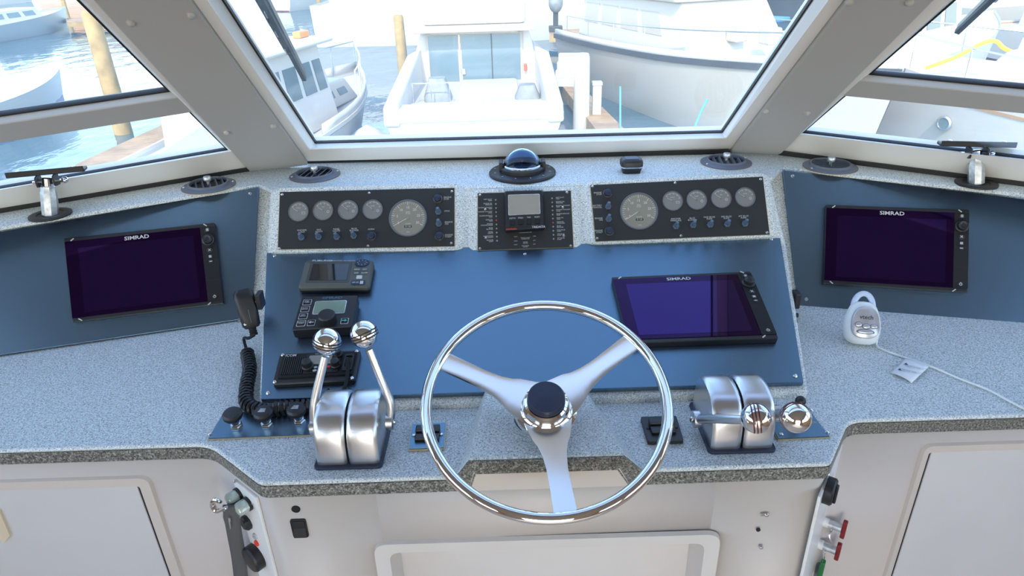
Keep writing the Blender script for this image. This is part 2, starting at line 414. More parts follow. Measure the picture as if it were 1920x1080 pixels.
# wing faces rising behind the counter, dash top, centre body
def wing_rows(fr, a0, a1, h=-.012):
    up = (ZD-fr.o.z)/fr.v.z + .006
    return [[fr.w(a0, -.05, h), fr.w(a1, -.05, h)], [fr.w(a0, up, h), fr.w(a1, up, h)]]
HW = -.014
upL = (ZD-WINGL.o.z)/WINGL.v.z; upR = (ZD-WINGR.o.z)/WINGR.v.z; 
b = MB(); b.strip([[WINGL.w(-1.3,-.03,HW), WINGL.w(.12,-.03,HW)], [WINGL.w(-1.3,upL,HW), WINGL.w(.12,upL,HW)], [WINGL.w(-1.3,upL,-.2), WINGL.w(.12,upL,-.2)], [WINGL.w(-1.3,-.03,-.2), WINGL.w(.12,-.03,-.2)]])
b.build('wing_face', M_SPECK, HC, smooth=0)
b = MB(); b.strip([[WINGR.w(-.12,-.03,HW), WINGR.w(1.3,-.03,HW)], [WINGR.w(-.12,upR,HW), WINGR.w(1.3,upR,HW)], [WINGR.w(-.12,upR,-.2), WINGR.w(1.3,upR,-.2)], [WINGR.w(-.12,-.03,-.2), WINGR.w(1.3,-.03,-.2)]])
b.build('wing_face', M_SPECK, HC, smooth=0)
tl0, tl1 = WINGL.w(-1.3, upL, HW), WINGL.w(.035, upL, HW)
tr0, tr1 = WINGR.w(-.045, upR, HW), WINGR.w(1.3, upR, HW)
gD = GAUGE.w(0, (ZD-GAUGE.o.z)/GAUGE.v.z, -.014)
xl, xr = GAUGE.pt(524,351,-.014).x, GAUGE.pt(1443,326,-.014).x
def lip(p, q, x):      # front lip of the dash top along the line p-q, at a given x
    return (x, p.y+(q.y-p.y)*(x-p.x)/(q.x-p.x))
lA, lB, rA, rB = DASH.pt(485,345), DASH.pt(0,424), DASH.pt(1467,313), DASH.pt(1920,362)
fr_ = [lip(lA, lB, -1.93), lip(lA, lB, lB.x), (lA.x, lA.y), (xl-.005, gD.y), (xr+.005, gD.y), (rA.x, rA.y), lip(rA, rB, rB.x), lip(rA, rB, 1.93)]
ext = lambda A, B, k: (A.x+(B.x-A.x)*k, A.y+(B.y-A.y)*k+.04)
back = [ext(PL[2], PL[4], 2.3), ext(PL[2], PL[4], 1), ext(PL[2], PL[4], 0), (PL[0].x, PL[0].y+.06), (PR[0].x, PR[0].y+.06), ext(PR[2], PR[4], 0), ext(PR[2], PR[4], 1), ext(PR[2], PR[4], 2.3)]
b = MB(); L3 = lambda P, z: [(p[0], p[1], z) for p in P]
b.strip([L3([(p[0], p[1]+.02) for p in fr_], ZD-.011), L3(fr_, ZD-.010), L3([(p[0], p[1]) for p in fr_], ZD-.006), L3([(p[0], p[1]+.003) for p in fr_], ZD-.002), L3([(p[0], p[1]+.01) for p in fr_], ZD), L3(back, ZD), L3(back, ZD-.03)])
b.build('dash_top', M_SPECK, HC, smooth=30)
# black gap under the window sills
def gap(a, c, nm):
    b = MB(); d = (c-a).normalized(); s = V((d.y, -d.x, 0))
    if s.y > 0: s = -s
    b.loft([[a+s*.004+V((0,0,.0)), a-s*.03, a-s*.03+V((0,0,.012)), a+s*.004+V((0,0,.012))], [c+s*.004, c-s*.03, c-s*.03+V((0,0,.012)), c+s*.004+V((0,0,.012))]])
    b.build(nm, M_GASK, HC, smooth=0)
gap(DASH.pt(577,306), DASH.pt(1366,288), 'sill_seal'); gap(DASH.pt(470,320), DASH.pt(470,320)+(DASH.pt(0,399)-DASH.pt(470,320))*1.8, 'sill_seal'); gap(DASH.pt(1460,290), DASH.pt(1460,290)+(DASH.pt(1920,349)-DASH.pt(1460,290))*1.8, 'sill_seal')

# centre body under the big panel
HB = -.012
Bl, Br = MAIN.pt(486,760,HB), MAIN.pt(1516,733,HB)
yb = min(Bl.y, Br.y)
crease_v = (GAUGE.o - MAIN.o).dot(MAIN.v)
def on_main(x, y): return V((x, y, MAIN.o.z + (y-MAIN.o.y)*math.tan(R(16)) + HB/math.cos(R(16))))
def on_gauge(x, y): return V((x, y, GAUGE.o.z + (y-GAUGE.o.y)*math.tan(R(55)) - .014/math.cos(R(55))))
# crease where the two offset planes meet
t1, t2 = math.tan(R(16)), math.tan(R(55))
yk = ((MAIN.o.z-MAIN.o.y*t1+HB/math.cos(R(16))) - (GAUGE.o.z-GAUGE.o.y*t2-.014/math.cos(R(55))))/(t2-t1)
xkl, xkr = MAIN.pt(506,472,HB).x, MAIN.pt(1466,445,HB).x
yd = GAUGE.o.y + (ZD-GAUGE.o.z+.014/math.cos(R(55)))/t2
b = MB()
def sect(xb, xk, xd): return [V((xb, yb, ZC-.02)), on_main(xb, yb), on_main(xk, yk), V((xd, yd, ZD)), V((xd, yd+.1, ZD-.005)), V((xd, yd+.1, ZC-.02))]
b.loft([sect(Bl.x, xkl, xl), sect(Br.x, xkr, xr)])
b.build('centre_body', M_SPECK, HC, smooth=0, bevel=.007, seg=3)
# raised pads behind the instrument plates
def pad(px):
    b = MB(); P = [GAUGE.loc(x, y, -.003) for x, y in px][::-1]
    Q = [(p[0], p[1]) for p in P]
    cx = sum(p[0] for p in Q)/4; cy = sum(p[1] for p in Q)/4
    def gr(k): return [(p[0]+math.copysign(k, p[0]-cx), p[1]+math.copysign(k*.5, p[1]-cy)) for p in Q]
    b.loft([[(p[0],p[1],-.016) for p in rpoly(gr(.012), .03)], [(p[0],p[1],-.0035) for p in rpoly(Q, .022)]])
    o = b.build('instrument_pad', M_SPECK, HC, smooth=50, M=GAUGE.M(GAUGE.o))
pad([(513,353),(864,344),(866,469),(506,474)]); pad([(884,356),(1080,350),(1086,467),(884,474)]); pad([(1096,341),(1438,324),(1455,444),(1104,458)])

# steering pod
zt = ZC+.045
pf = lvl(zt)
f0, f1 = pf.pt(878,862), pf.pt(1171,851)
ypf = (f0.y+f1.y)/2
k0, k1 = lvl(ZC+.055).pt(912,762), lvl(ZC+.055).pt(1093,750)
yk_ = yb+.002
b = MB()
bl, br = COUNTER.pt(856,886), COUNTER.pt(1203,876)
loA = [V((bl.x, yc+.001, ZC-.034)), V((br.x, yc+.001, ZC-.034)), V((k1.x+.02, yk_, ZC-.034)), V((k0.x-.02, yk_, ZC-.034))]
loB = [V((bl.x, yc+.001, ZC+.001)), V((br.x, yc+.001, ZC+.001)), V((k1.x+.02, yk_, ZC+.001)), V((k0.x-.02, yk_, ZC+.001))]
hi = [V((f0.x, ypf, zt)), V((f1.x, ypf, zt)), V((k1.x-.004, yk_, ZC+.062)), V((k0.x+.004, yk_, ZC+.062))]
yq = ypf-.0
hi0 = [V((f0.x, ypf, zt)), V((f1.x, ypf, zt))]
b.loft([loB, hi]); b.build('steering_pod', M_SPECK, HC, smooth=0, bevel=.006, seg=3)
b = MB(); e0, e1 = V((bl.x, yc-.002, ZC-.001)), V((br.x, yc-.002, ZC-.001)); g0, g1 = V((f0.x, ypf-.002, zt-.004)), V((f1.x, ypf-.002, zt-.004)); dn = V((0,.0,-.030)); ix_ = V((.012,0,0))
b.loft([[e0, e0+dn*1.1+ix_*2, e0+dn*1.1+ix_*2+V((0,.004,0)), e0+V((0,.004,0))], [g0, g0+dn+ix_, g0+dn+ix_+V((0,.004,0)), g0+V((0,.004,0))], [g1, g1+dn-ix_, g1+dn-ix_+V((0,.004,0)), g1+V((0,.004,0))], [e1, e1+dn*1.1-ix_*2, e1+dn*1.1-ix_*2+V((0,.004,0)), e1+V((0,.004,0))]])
b.build('pod_edge', M_SPECK_SHADE, HC, smooth=0)
# front faces of the console
ZF = ZC-.034
inset = .012
def off(poly, d):
    P = [V(p) for p in poly]; out = []
    for i in range(len(P)):
        ns = []
        if i > 0: e = (P[i]-P[i-1]).normalized(); ns.append(V((-e.y, e.x)))
        if i < len(P)-1: e = (P[i+1]-P[i]).normalized(); ns.append(V((-e.y, e.x)))
        n = sum(ns, V((0,0)))/len(ns); n = n/(n.dot(ns[0])); out.append(P[i]+n*d)
    return out
fl = off(outline, inset)
rl_ = rpoly([(-1.9, 1.7)]+[tuple(p) for p in fl]+[(1.9,1.7)], [0,0,0,.02,.012,.012,.02,0,0,0], 4)[1:-1]
FRONTC = Fr((0, fl[3].y, ZF), (1,0,0), (0,0,1)); FRONTL = Fr((0, fl[2].y, ZF), (1,0,0), (0,0,1)); FRONTR = Fr((0, fl[5].y, ZF), (1,0,0), (0,0,1))
CHL = Fr((fl[2].x, fl[2].y, ZF), (fl[3].x-fl[2].x, fl[3].y-fl[2].y, 0), (0,0,1)); CHR = Fr((fl[4].x, fl[4].y, ZF), (fl[5].x-fl[4].x, fl[5].y-fl[4].y, 0), (0,0,1))
# recess opening in the centre front
rec = [FRONTC.loc(*p) for p in ((700,1016),(1352,986))]
rx0, rx1, rz1 = rec[0][0], rec[1][0], (rec[0][1]+rec[1][1])/2
# faces left and right of / above the recess; whole centre front as plates
lf = [p for p in rl_]
ci = min(range(len(rl_)), key=lambda i: (V(rl_[i])-fl[3]).length)
def face_strip(pts, z0, z1, name, m):
    b = MB(); b.strip([[(p[0], p[1], z0) for p in pts], [(p[0], p[1], z1) for p in pts]])
    o = b.build(name, m, HC, smooth=50); s = o.modifiers.new('t', 'SOLIDIFY'); s.thickness = .01; s.offset = 0; return o
xa, xb = rx0+.02, rx1-.02
midL = [p for p in rl_ if p[0] < -.1] + [(xa, fl[3].y)]
midR = [(xb, fl[4].y)] + [p for p in rl_ if p[0] > .1]
face_strip(midL, 0, ZF, 'front_face', M_FRONT); face_strip(midR, 0, ZF, 'front_face', M_FRONT)
face_strip([(xa, fl[3].y), (xb, fl[4].y)], ZF+rz1-.02, ZF, 'front_face', M_FRONT)
# front under the steering pod (between counter rim height and pod)
b = MB(); g = yc+inset*.2
q0, q1 = lvl(zt-.03).pt(886,881), lvl(zt-.03).pt(1160,873); q2, q3 = lvl(ZC-.034).pt(1186,902), lvl(ZC-.034).pt(874,912)
b.loft([[V((bl.x+.02, yc-.0012, ZF-.002)), V((br.x-.02, yc-.0012, ZF-.002)), V((f1.x-.008, ypf-.002, zt-.03)), V((f0.x+.008, ypf-.002, zt-.03))],
        [V((bl.x+.02, yc+.02, ZF-.002)), V((br.x-.02, yc+.02, ZF-.002)), V((f1.x-.008, yc+.02, zt-.03)), V((f0.x+.008, yc+.02, zt-.03))]])
b.build('pod_front', M_FRONT, HC, smooth=0)
# moulded recess: raised lip and sunken tray
def recloc(p): return FRONTC.loc(*p)
b = MB(); zz = -.75
o_ = rpoly([(rx0, zz), (rx1, zz), (rx1, rz1), (rx0, rz1)], [0,0,.03,.03], 6)
i_ = rpoly([(rx0+.030, zz), (rx1-.030, zz), (rx1-.030, rz1-.028), (rx0+.030, rz1-.028)], [0,0,.022,.022], 6)
b.loft([[(p[0],p[1],.003) for p in o_], [(p[0],p[1],.013) for p in [(q[0]*.995+ (rx0+rx1)/2*.005, q[1]-.002) for q in o_]], [(p[0],p[1],.010) for p in i_], [(p[0],p[1],-.07) for p in [((q[0]-(rx0+rx1)/2)*.985+(rx0+rx1)/2, q[1]-.012) for q in i_]]], cap=False)
b.add([(p[0]*1.0,p[1]-.0,-.07) for p in o_], [tuple(range(len(o_)))])
b.build('moulded_recess', M_WHITE, HC, smooth=30, M=FRONTC.M(FRONTC.o))
# cabinet doors in the wing fronts
def door(fr, sgn, corner_out, corner_in, foot_out):
    ox, oz = fr.loc(*corner_out); ix, iz = fr.loc(*corner_in)
    far = -1.75*(-sgn)
    far = -1.8 if sgn < 0 else 1.8
    b = MB(); z0 = -.80
    O = [(min(far,ox), z0), (max(far,ox), z0), (max(far,ox), oz), (min(far,ox), oz)]
    I = [(min(far,ix), z0+.02), (max(far,ix), z0+.02), (max(far,ix), iz), (min(far,ix), iz)]
    k = 2 if sgn < 0 else 3
    rO = [0,0,0,0]; rO[k] = .02; rI = [0,0,0,0]; rI[k] = .006
    fo_, fi_ = rpoly(O, [max(r,.0005) for r in rO]), rpoly(I, [max(r,.0005) for r in rI])
    b.loft([[(p[0],p[1],.004) for p in fo_], [(p[0]-sgn*-.004,p[1]-.003,.012) for p in fo_], [(p[0],p[1],.011) for p in fi_], [(p[0],p[1],.0) for p in fi_]], cap=False)
    d = b.build('door_frame', M_FRONT, HC, smooth=30, M=fr.M(fr.o))
    gp = .007
    D = [(min(far,ix-sgn*-0-gp*(1 if sgn<0 else -1)), z0+.02), (max(far,ix-gp*(1 if sgn<0 else -1)), z0+.02)]
    xe = ix-gp if sgn < 0 else ix+gp
    b = MB(); b.box(min(far,xe), max(far,xe), z0+.02, iz-.0015, -.004, .008); dd = b.build('door', M_DOOR, HC, smooth=0, bevel=.002, M=fr.M(fr.o))
    b = MB(); b.box(min(xe,ix), max(xe,ix), z0+.02, iz, -.004, .0055); b.build('hinge_strip', M_GASK, HC, smooth=0, M=fr.M(fr.o))
    return dd
dl = door(FRONTL, -1, (284,887), (266,905), None)
dr = door(FRONTR, 1, (1727,828), (1737,842), None)
p = FRONTL.loc(0, 945)
b = MB()
lp = [FRONTL.loc(*q) for q in ((-30,945),(6,948),(26,995),(14,1010),(-30,930))]
b.prism([lp[0], lp[3], lp[2], lp[1]], .008, .014); b.build('tape_patch', M_TAPE, dl, smooth=0)

# ================================================================ DASH PANELS
def plate(it, px, h, t, m, name='plate', parent=None, bevel=.0015, grow=0):
    P = [it.L(x, y, h) for x, y in px][::-1]
    b = MB(); b.prism(P, h-t, h); return b.build(name, m, parent or it.e, smooth=0, bevel=bevel)
def dash_panel(label, fr, px, screws, o=None, name='instrument_board'):
    cx = sum(p[0] for p in px)/len(px); cy = sum(p[1] for p in px)/len(px)
    it = Item(name, label, 'dash panel', fr, cx, cy)
    p = plate(it, px, 0, .012, M_PANEL); 
    for s in screws: screw(it.e, it.L(*s), 0, .0048)
    return it
MP = dash_panel('wide blue-black dash panel in front of the steering wheel', MAIN, [(500,474),(1463,446),(1507,717),(489,749)],
                [(515,480),(984,476),(1446,449),(503,737),(1491,705)])
LP = dash_panel('blue-black dash panel on the left, slanting away under the left side window', WINGL, [(-420,508),(485,351),(472,596),(-420,728)],
                [(469,363),(449,600)])
RP = dash_panel('blue-black dash panel on the right, slanting away under the right side window', WINGR, [(1467,319),(2340,424),(2340,640),(1497,574)],
                [(1486,330),(1512,561)])

# ================================================================ CHARTPLOTTERS
def chartplotter(label, fr, px, tall_knob=False):
    H = .018
    cx = sum(p[0] for p in px)/4; cy = sum(p[1] for p in px)/4
    it = Item('chartplotter', label, 'chartplotter', fr, cx, cy, 0, 'chartplotters on the dash')
    Q = Quad(it, px, H); e = it.e; ang = Q.ang()
    b = MB(); b.prism(rpoly([Q.q(0,1),Q.q(1,1),Q.q(1,0),Q.q(0,0)], .003), .0005, H-.001); b.build('housing', M_BLACK, e, smooth=0, bevel=.002)
    g = MB(); g.prism(Q.rect(.004,.045,.895,.952), H-.001, H+.0005); sg = g.build('screen_glass', M_SCREEN2, e, smooth=0)
    g = MB(); g.prism(Q.rect(.085,.135,.845,.90), H+.0005, H+.0008); g.build('display', M_SCREEN, sg, smooth=0)
    b = MB(); b.prism(Q.rect(.898,.045,.997,.952), H-.001, H+.0012); kp = b.build('keypad', M_RUB, e, smooth=0)
    for k in (.46, .70, .87):
        b = MB(); b.prism(Q.rect(.9,k-.002,.995,k+.002), H+.001, H+.0014); b.build('key_seam', M_GASK, kp, smooth=0)
    text(e, 'logo', 'SIMRAD', .0135, Q.q(.47,.085), H+.0012, M_TEXT, rot=ang, sx=1.25, bold=.02)
    kc = Q.q(.945, .21)
    b = MB(); b.lathe([(.0155,0),(.0155,.004),(.0125,.006),(.012,.015),(.010,.017),(.0075,.0165),(.005,.0145)], 24)
    b.build('rotary_knob', M_BLACK, kp, M=T(*kc, H+.001))
    for k, r in ((.085,.0068),(.335,.0075),(.415,.0062),(.475,.0062),(.905,.0062)):
        c = Q.q(.947, k); b = MB(); b.lathe([(r,0),(r,.0012),(r*.85,.002)], 16); kb = b.build('button', M_BLACK, kp, M=T(*c, H+.001))
        s = MB(); z0, z1 = .002, .0023
        if k < .1:
            for yy in (-.0025, 0, .0025): s.box(-.003,.003,yy-.0008,yy+.0008,z0,z1)
        elif k < .36:
            for a in (45,-45): s.box(-.004,.004,-.0007,.0007,z0,z1,RZ(a))
        elif k < .44: s.box(-.0032,.0032,-.0028,-.0004,z0,z1); s.box(-.0032,.0032,.0006,.0028,z0,z1)
        elif k < .5: s.box(-.0035,.0035,-.001,.001,z0,z1)
        else: s.ring(circ(.0036,16), circ(.0024,16), z0, z1); s.box(-.0006,.0006,.001,.005,z0,z1)
        s.build('button_symbol', M_TEXT, kb, smooth=0)
    for (a, bb, r) in ((.055,.028,38),(.935,.022,-38),(.055,.978,-38),(.905,.982,38)):
        c = Q.q(a, bb); s = MB(); s.cb((0,0,0),(.0095,.0024,.002)); s.build('bezel_clip', M_TEXT, e, smooth=0, M=T(*c, H+.0012) @ RZ(r+ang))
    return it
chartplotter('wide chartplotter with dark purple screen on the left dash panel', WINGL, [(119,447),(402,417),(419,569),(135,605)])
chartplotter('chartplotter with bright purple screen on the centre panel, right of the wheel', MAIN, [(1147,519),(1407,508),(1460,633),(1178,643)])
chartplotter('wide chartplotter with dark purple screen on the right dash panel', WINGR, [(1549,383),(1818,393),(1815,549),(1544,532)])

# ================================================================ INSTRUMENT PLATES
def arc_marks(b, r0, r1, a0, a1, n, w, z):
    for i in range(n):
        a = R(a0+(a1-a0)*i/(n-1)); m = RZ(math.degrees(a)); b.box(r0, r1, -w/2, w/2, z, z+.0002, m)
def gauge(parent, c, r, kind, needle, h):
    big = r > .04
    b = MB(); b.lathe([(r*1.03,0),(r*1.03,.002),(r,.0035),(r*.96,.0035),(r*.95,.001)], 36, cap=False)
    g = MB(); g.lathe([(r*.96,.0),(r*.96,.0012)], 36)
    d = g.build('gauge', M_DIALT if big else M_DIAL, parent, M=T(*c, h))
    b.build('bezel', M_VENT, d)
    s = MB(); z = .0014
    if big:
        arc_marks(s, r*.72, r*.90, 208, -28, 7, r*.035, z); arc_marks(s, r*.80, r*.90, 208, -28, 31, r*.018, z)
        for i, t in enumerate(('0','5','10','15','20','25','30')):
            a = R(208-236*i/6); text(d, 'dial_number', t, r*.19, (r*.58*math.cos(a), r*.58*math.sin(a)), z, M_TEXT, bold=.01)
        text(d, 'dial_text', 'RPM\nX100', r*.11, (0, r*.28), z, M_TEXT, gap=.8); text(d, 'dial_text', 'HOURS', r*.09, (0,-r*.32), z, M_TEXT)
        hb = MB(); hb.box(-r*.2,r*.2,-r*.53,-r*.41,z,z+.0002); hb.build('hour_counter', M_BLACK, d, smooth=0)
        text(d, 'dial_text', '01168', r*.12, (0,-r*.47), z+.0004, M_TEXT); text(d, 'dial_text', 'VDO', r*.09, (0,-r*.78), z, M_TEXT)
    else:
        arc_marks(s, r*.66, r*.84, 140, 20, 5, r*.05, z); arc_marks(s, r*.74, r*.84, 140, 20, 17, r*.03, z)
        text(d, 'dial_text', {'v':'VOLT','o':'OIL','t':'TEMP','g':'GEAR'}[kind], r*.17, (0, r*.36), z, M_TEXT)
        ic = MB()
        if kind == 'v': ic.ring(rrect(r*.34,r*.22,r*.02,2,(r*.5,-r*.16)), rrect(r*.28,r*.16,r*.02,2,(r*.5,-r*.16)), z, z+.0002)
        else: ic.ring(circ(r*.13,14,(r*.5,-r*.14)), circ(r*.09,14,(r*.5,-r*.14)), z, z+.0002)
        ic.build('dial_symbol', M_TEXT, d, smooth=0)
    s.build('scale_marks', M_TEXT, d, smooth=0)
    n = MB(); nl = r*(.86 if big else .62); n.prism([(-r*.08,-r*.018),(nl,-r*.012),(nl,r*.012),(-r*.08,r*.018)], .002, .0026)
    n.build('needle', M_TEXT, d, smooth=0, M=RZ(needle))
    hb = MB(); hb.lathe([(r*.09,.0012),(r*.09,.003),(r*.07,.0034)], 16); hb.build('needle_hub', M_DIALT if big else M_DIAL, d)
    return d
_tp = {}
def toggle(parent, c, h, tilt):
    if 't' not in _tp:
        b = MB(); b.lathe([(.0085,0),(.0085,.005),(.0075,.006)], 6); o = b.build('toggle_switch', M_TOGGLE, parent)
        s = MB(); s.lathe([(.0062,.005),(.006,.010),(.0048,.016),(.0046,.021),(.003,.024)], 16); k = s.build('rubber_boot', M_TOGGLE, o); _tp['t'] = (o, k)
    else:
        o0, k0 = _tp['t']; o = o0.copy(); COL.objects.link(o); o.parent = parent; k = k0.copy(); COL.objects.link(k); k.parent = o
    o.matrix_local = T(*c, h); k.matrix_local = RX(tilt); return o
def push(parent, c, h, r=.0125):
    b = MB(); b.lathe([(r,0),(r,.004),(r*.93,.006),(r*.86,.006)], 24); o = b.build('push_button', M_STEEL, parent, M=T(*c, h))
    s = MB(); s.lathe([(r*.86,.004),(r*.86,.011),(r*.72,.014),(r*.3,.0155)], 24); s.build('button_cap', M_KNOBBLUE, o); return o
TS = .0058
def eng_panel(label, px, gauges, tach, toggles, pushes, labels, screws):
    cx = sum(p[0] for p in px)/4; cy = sum(p[1] for p in px)/4
    it = Item('gauge_cluster', label, 'gauge cluster', GAUGE, cx, cy); e = it.e
    P = [V(it.L(x, y, 0)) for x, y in px][::-1]
    b = MB(); b.prism(P, -.003, -.0006); b.build('plate_edge', M_BRASS, e, smooth=0)
    c = sum(P, V((0,0)))/4; b = MB(); b.prism([p+(c-p).normalized()*.0016 for p in P], -.0006, .0004); b.build('plate', M_PLATE, e, smooth=0)
    for (x, y, k, nd) in gauges: gauge(e, it.L(x, y), .0262, k, nd, .0004)
    gauge(e, it.L(*tach[:2]), .0485, 'r', tach[2], .0004)
    for x, y in toggles: toggle(e, it.L(x, y+2), .0004, -14)
    for x, y in pushes: push(e, it.L(x, y+2), .0004)
    for x, y, t, al in labels: text(e, 'label_text', t, TS, it.L(x, y), .0007, M_TEXT, al, gap=.85)
    for s in screws: screw(e, it.L(*s), .0004, .0036, M_STEEL)
    return it
eng_panel('black instrument plate with large tachometer at its right end, left of the alarm plate', [(524,360),(853,352),(853,462),(520,468)],
    [(560,397,'v',150),(606,395,'o',147),(653,394,'t',143),(699,393,'g',137)], (765,409,208),
    [(566,444),(598,443),(632,443),(664,441),(822,396),(823,418)], [(697,441),(821,371),(824,441)],
    [(566,433.5,'ANCHOR\nLIGHT','CENTER'),(598,432.5,'NAV\nLIGHTS','CENTER'),(631,431.5,'PANEL\nLIGHTS','CENTER'),(664,430.5,'BILGE\nBLOWER','CENTER'),(696,430,'HORN','CENTER'),
     (832,372,'ENGINE\nSTOP','LEFT'),(833,396,'SYNC','LEFT'),(834,418.5,'ENGINE\nON','LEFT'),(834.5,442.5,'ENGINE\nSTART','LEFT')],
    [(529,365),(692,362),(847,359),(524,466),(690,461),(846,456)])
eng_panel('black instrument plate with large tachometer at its left end, right of the alarm plate', [(1106,347),(1431,331),(1444,440),(1116,453)],
    [(1261,377,'v',150),(1306,375,'t',143),(1352,372,'o',146),(1397,370,'g',147)], (1198,396,212),
    [(1140,386),(1141,409),(1267,423),(1299,421),(1331,420),(1363,419),(1396,418)], [(1139,361),(1142,432)],
    [(1128,363,'ENGINE\nSTOP','RIGHT'),(1128.5,387,'BATTERY\nPARALLEL','RIGHT'),(1130,411,'ENGINE\nON','RIGHT'),(1130,434,'ENGINE\nSTART','RIGHT'),
     (1267,412,'ANCHOR\nWINDLASS','CENTER'),(1298,411,'BILGE\nBLOWER','CENTER'),(1330,409,'FWD BILGE\nPUMP','CENTER'),(1362,408,'MID BILGE\nPUMP','CENTER'),(1394,407,'AFT BILGE\nPUMP','CENTER')],
    [(1111,350),(1266,343),(1426,336),(1120,447),(1277,442),(1438,436)])

# alarm plate in the centre
it = Item('alarm_panel', 'black alarm plate with two columns of tiny lamps below the compass', 'alarm panel', GAUGE, 984, 413); e = it.e
P = [V(it.L(x, y, 0)) for x, y in ((895,362),(1071,357),(1076,464),(895,470))][::-1]
b = MB(); b.prism(P, -.003, -.0006); b.build('plate_edge', M_BRASS, e, smooth=0)
c = sum(P, V((0,0)))/4; b = MB(); b.prism([p+(c-p).normalized()*.0016 for p in P], -.0006, .0004); b.build('plate', M_PLATE, e, smooth=0)
rowsL = ['WET DUCT\nTEMP','ENGINE OIL\nPRESSURE','ENGINE COOLANT\nTEMP','ENGINE COOLANT\nLEVEL','ENGINE EXHAUST\nTEMP','GEAR OIL\nTEMP','ENGINE\nSYNCHRONIZER','BILGE\nBLOWER','PANEL\nLIGHTS','NAVIGATION\nLIGHTS','ANCHOR\nLIGHT']
rowsR = rowsL[:6]+['ANCHOR\nWINDLASS','BILGE\nBLOWER','FWD BILGE\nPUMP','MID BILGE\nPUMP','AFT BILGE\nPUMP']
lm = None
M_LAMP = mat('lamp_lens', (.35,.33,.30), .3); M_LAMPR = mat('red_lamp_lens', (.6,.08,.05), .3)
for k in range(11):
    t = k/10
    for (x0, y0, x1, y1, rows, side) in ((929.5,375,932,451.5,rowsL,-1),(1035,372,1038,448,rowsR,1)):
        x, y = x0+(x1-x0)*t, y0+(y1-y0)*t
        s = MB(); s.lathe([(.0022,0),(.0022,.001),(.0014,.002)], 10); s.build('lamp', M_LAMPR if (k == 5 and side < 0) or (k == 6 and side > 0) else M_LAMP, e, M=T(*it.L(x, y), .0004))
        text(e, 'label_text', rows[k], .0042, it.L(x+side*7-(side<0)*0, y), .0007, M_TEXT, 'RIGHT' if side < 0 else 'LEFT', gap=.85)
text(e, 'label_text', 'GENERATOR ON', .0042, it.L(985,436), .0007, M_TEXT)
for x, y, t in ((985,447,'SMOKE ALARM\nGENERATOR'),(985,455,'WATER\nHEATER'),(985,462,'HIGH BILGE\nWATER'),(967,444,'PORT'),(967,452,'MAIN'),(967,459,'PORT'),(1002,443,'STBD'),(1002,451,'AFT'),(1002,458,'AFT')):
    text(e, 'label_text', t, .0036, it.L(x, y), .0007, M_TEXT, gap=.85)
for s in ((900,366),(1063,361),(910,393),(1055,389),(911,446),(1057,442),(900,466),(1070,461)): screw(e, it.L(*s), .0004, .0036)

# depth display on the alarm plate
it = Item('depth_display', 'square black depth display with tan screen on the alarm plate', 'display', GAUGE, 983, 395); e = it.e
H = .028; px = [(945,357),(1019,355),(1022,430),(946,435)]
Q = Quad(it, px, H)
b = MB(); b.loft([[(p[0],p[1],.001) for p in rpoly([Q.q(.02,.98),Q.q(.98,.98),Q.q(.98,.02),Q.q(.02,.02)], .006)], [(p[0],p[1],H-.006) for p in rpoly([Q.q(0,1),Q.q(1,1),Q.q(1,0),Q.q(0,0)], .006)], [(p[0],p[1],H) for p in rpoly([Q.q(.03,.97),Q.q(.97,.97),Q.q(.97,.03),Q.q(.03,.03)], .006)]])
b.build('housing', M_BLACK, e, smooth=40)
b = MB(); b.prism(rpoly(Q.rect(.10,.11,.90,.61), .003), H-.001, H+.0006); b.build('bezel', M_GALV, e, smooth=0)
b = MB(); b.prism(rpoly(Q.rect(.115,.125,.885,.595), .002), H-.001, H+.0009); b.build('screen', M_LCD, e, smooth=0)
for k, t in enumerate(('DEPTH','SPEED','TRIP','RESET')):
    a = .2+k*.205; b = MB(); b.prism(rpoly(Q.rect(a-.06,.73,a+.06,.85), .002), H-.001, H+.003); b.build('button', M_RUB, e, smooth=0, bevel=.001)
    text(e, 'label_text', t, .0052, Q.q(a,.685), H+.0005, M_TEXT)
text(e, 'logo', 'autohelm', .0075, Q.q(.17,.94), H+.0007, M_RED, bold=.01); text(e, 'logo', 'TRIDATA', .0085, Q.q(.84,.93), H+.0007, M_TEXT, bold=.02)
b = MB(); b.prism(Q.rect(.03,.895,.97,.903), H-.001, H+.0007); b.build('trim_line', M_GASK, e, smooth=0)

# ================================================================ COMPASS
it = Item('compass', 'domed black compass with ringed flange on the middle of the dash top', 'compass', DASH, 979.5, 326); e = it.e
b = MB(); b.lathe([(.092,0),(.0925,.006),(.090,.009),(.066,.012),(.060,.012)], 56); b.build('flange', M_BLACK, e)
for k in range(12):
    a = R(15+30*k); b = MB(); b.box(-.003,.003,-.0012,.0012,0,.0004); b.build('flange_mark', M_TEXT, e, smooth=0, M=T(.078*math.cos(a), .078*math.sin(a), .0112) @ RZ(math.degrees(a)))
b = MB(); b.lathe([(.060,.010),(.060,.020),(.056,.024),(.053,.024)], 48, cap=False); b.build('bowl', M_BLACK, e)
for s in (-1, 1):
    b = MB(); b.prism(rpoly([(s*.053,-.012),(s*.064,-.012),(s*.064,.030),(s*.053,.030)][::s], .004), .010, .036); b.build('gimbal_lug', M_BLACK, e, smooth=0, bevel=.003)
b = MB(); b.lathe([(.0002,.0135),(.050,.0135),(.0505,.0155),(.0002,.0225)], 48, cap=False); cdz = b.build('compass_card', mat('compass_card_black',(.02,.022,.02),.5), e)
s = MB(); arc_marks(s, .044, .049, 0, 355, 72, .0007, 0); s.build('card_marks', M_TEXT, cdz, smooth=0, M=T(0,0,.0165))
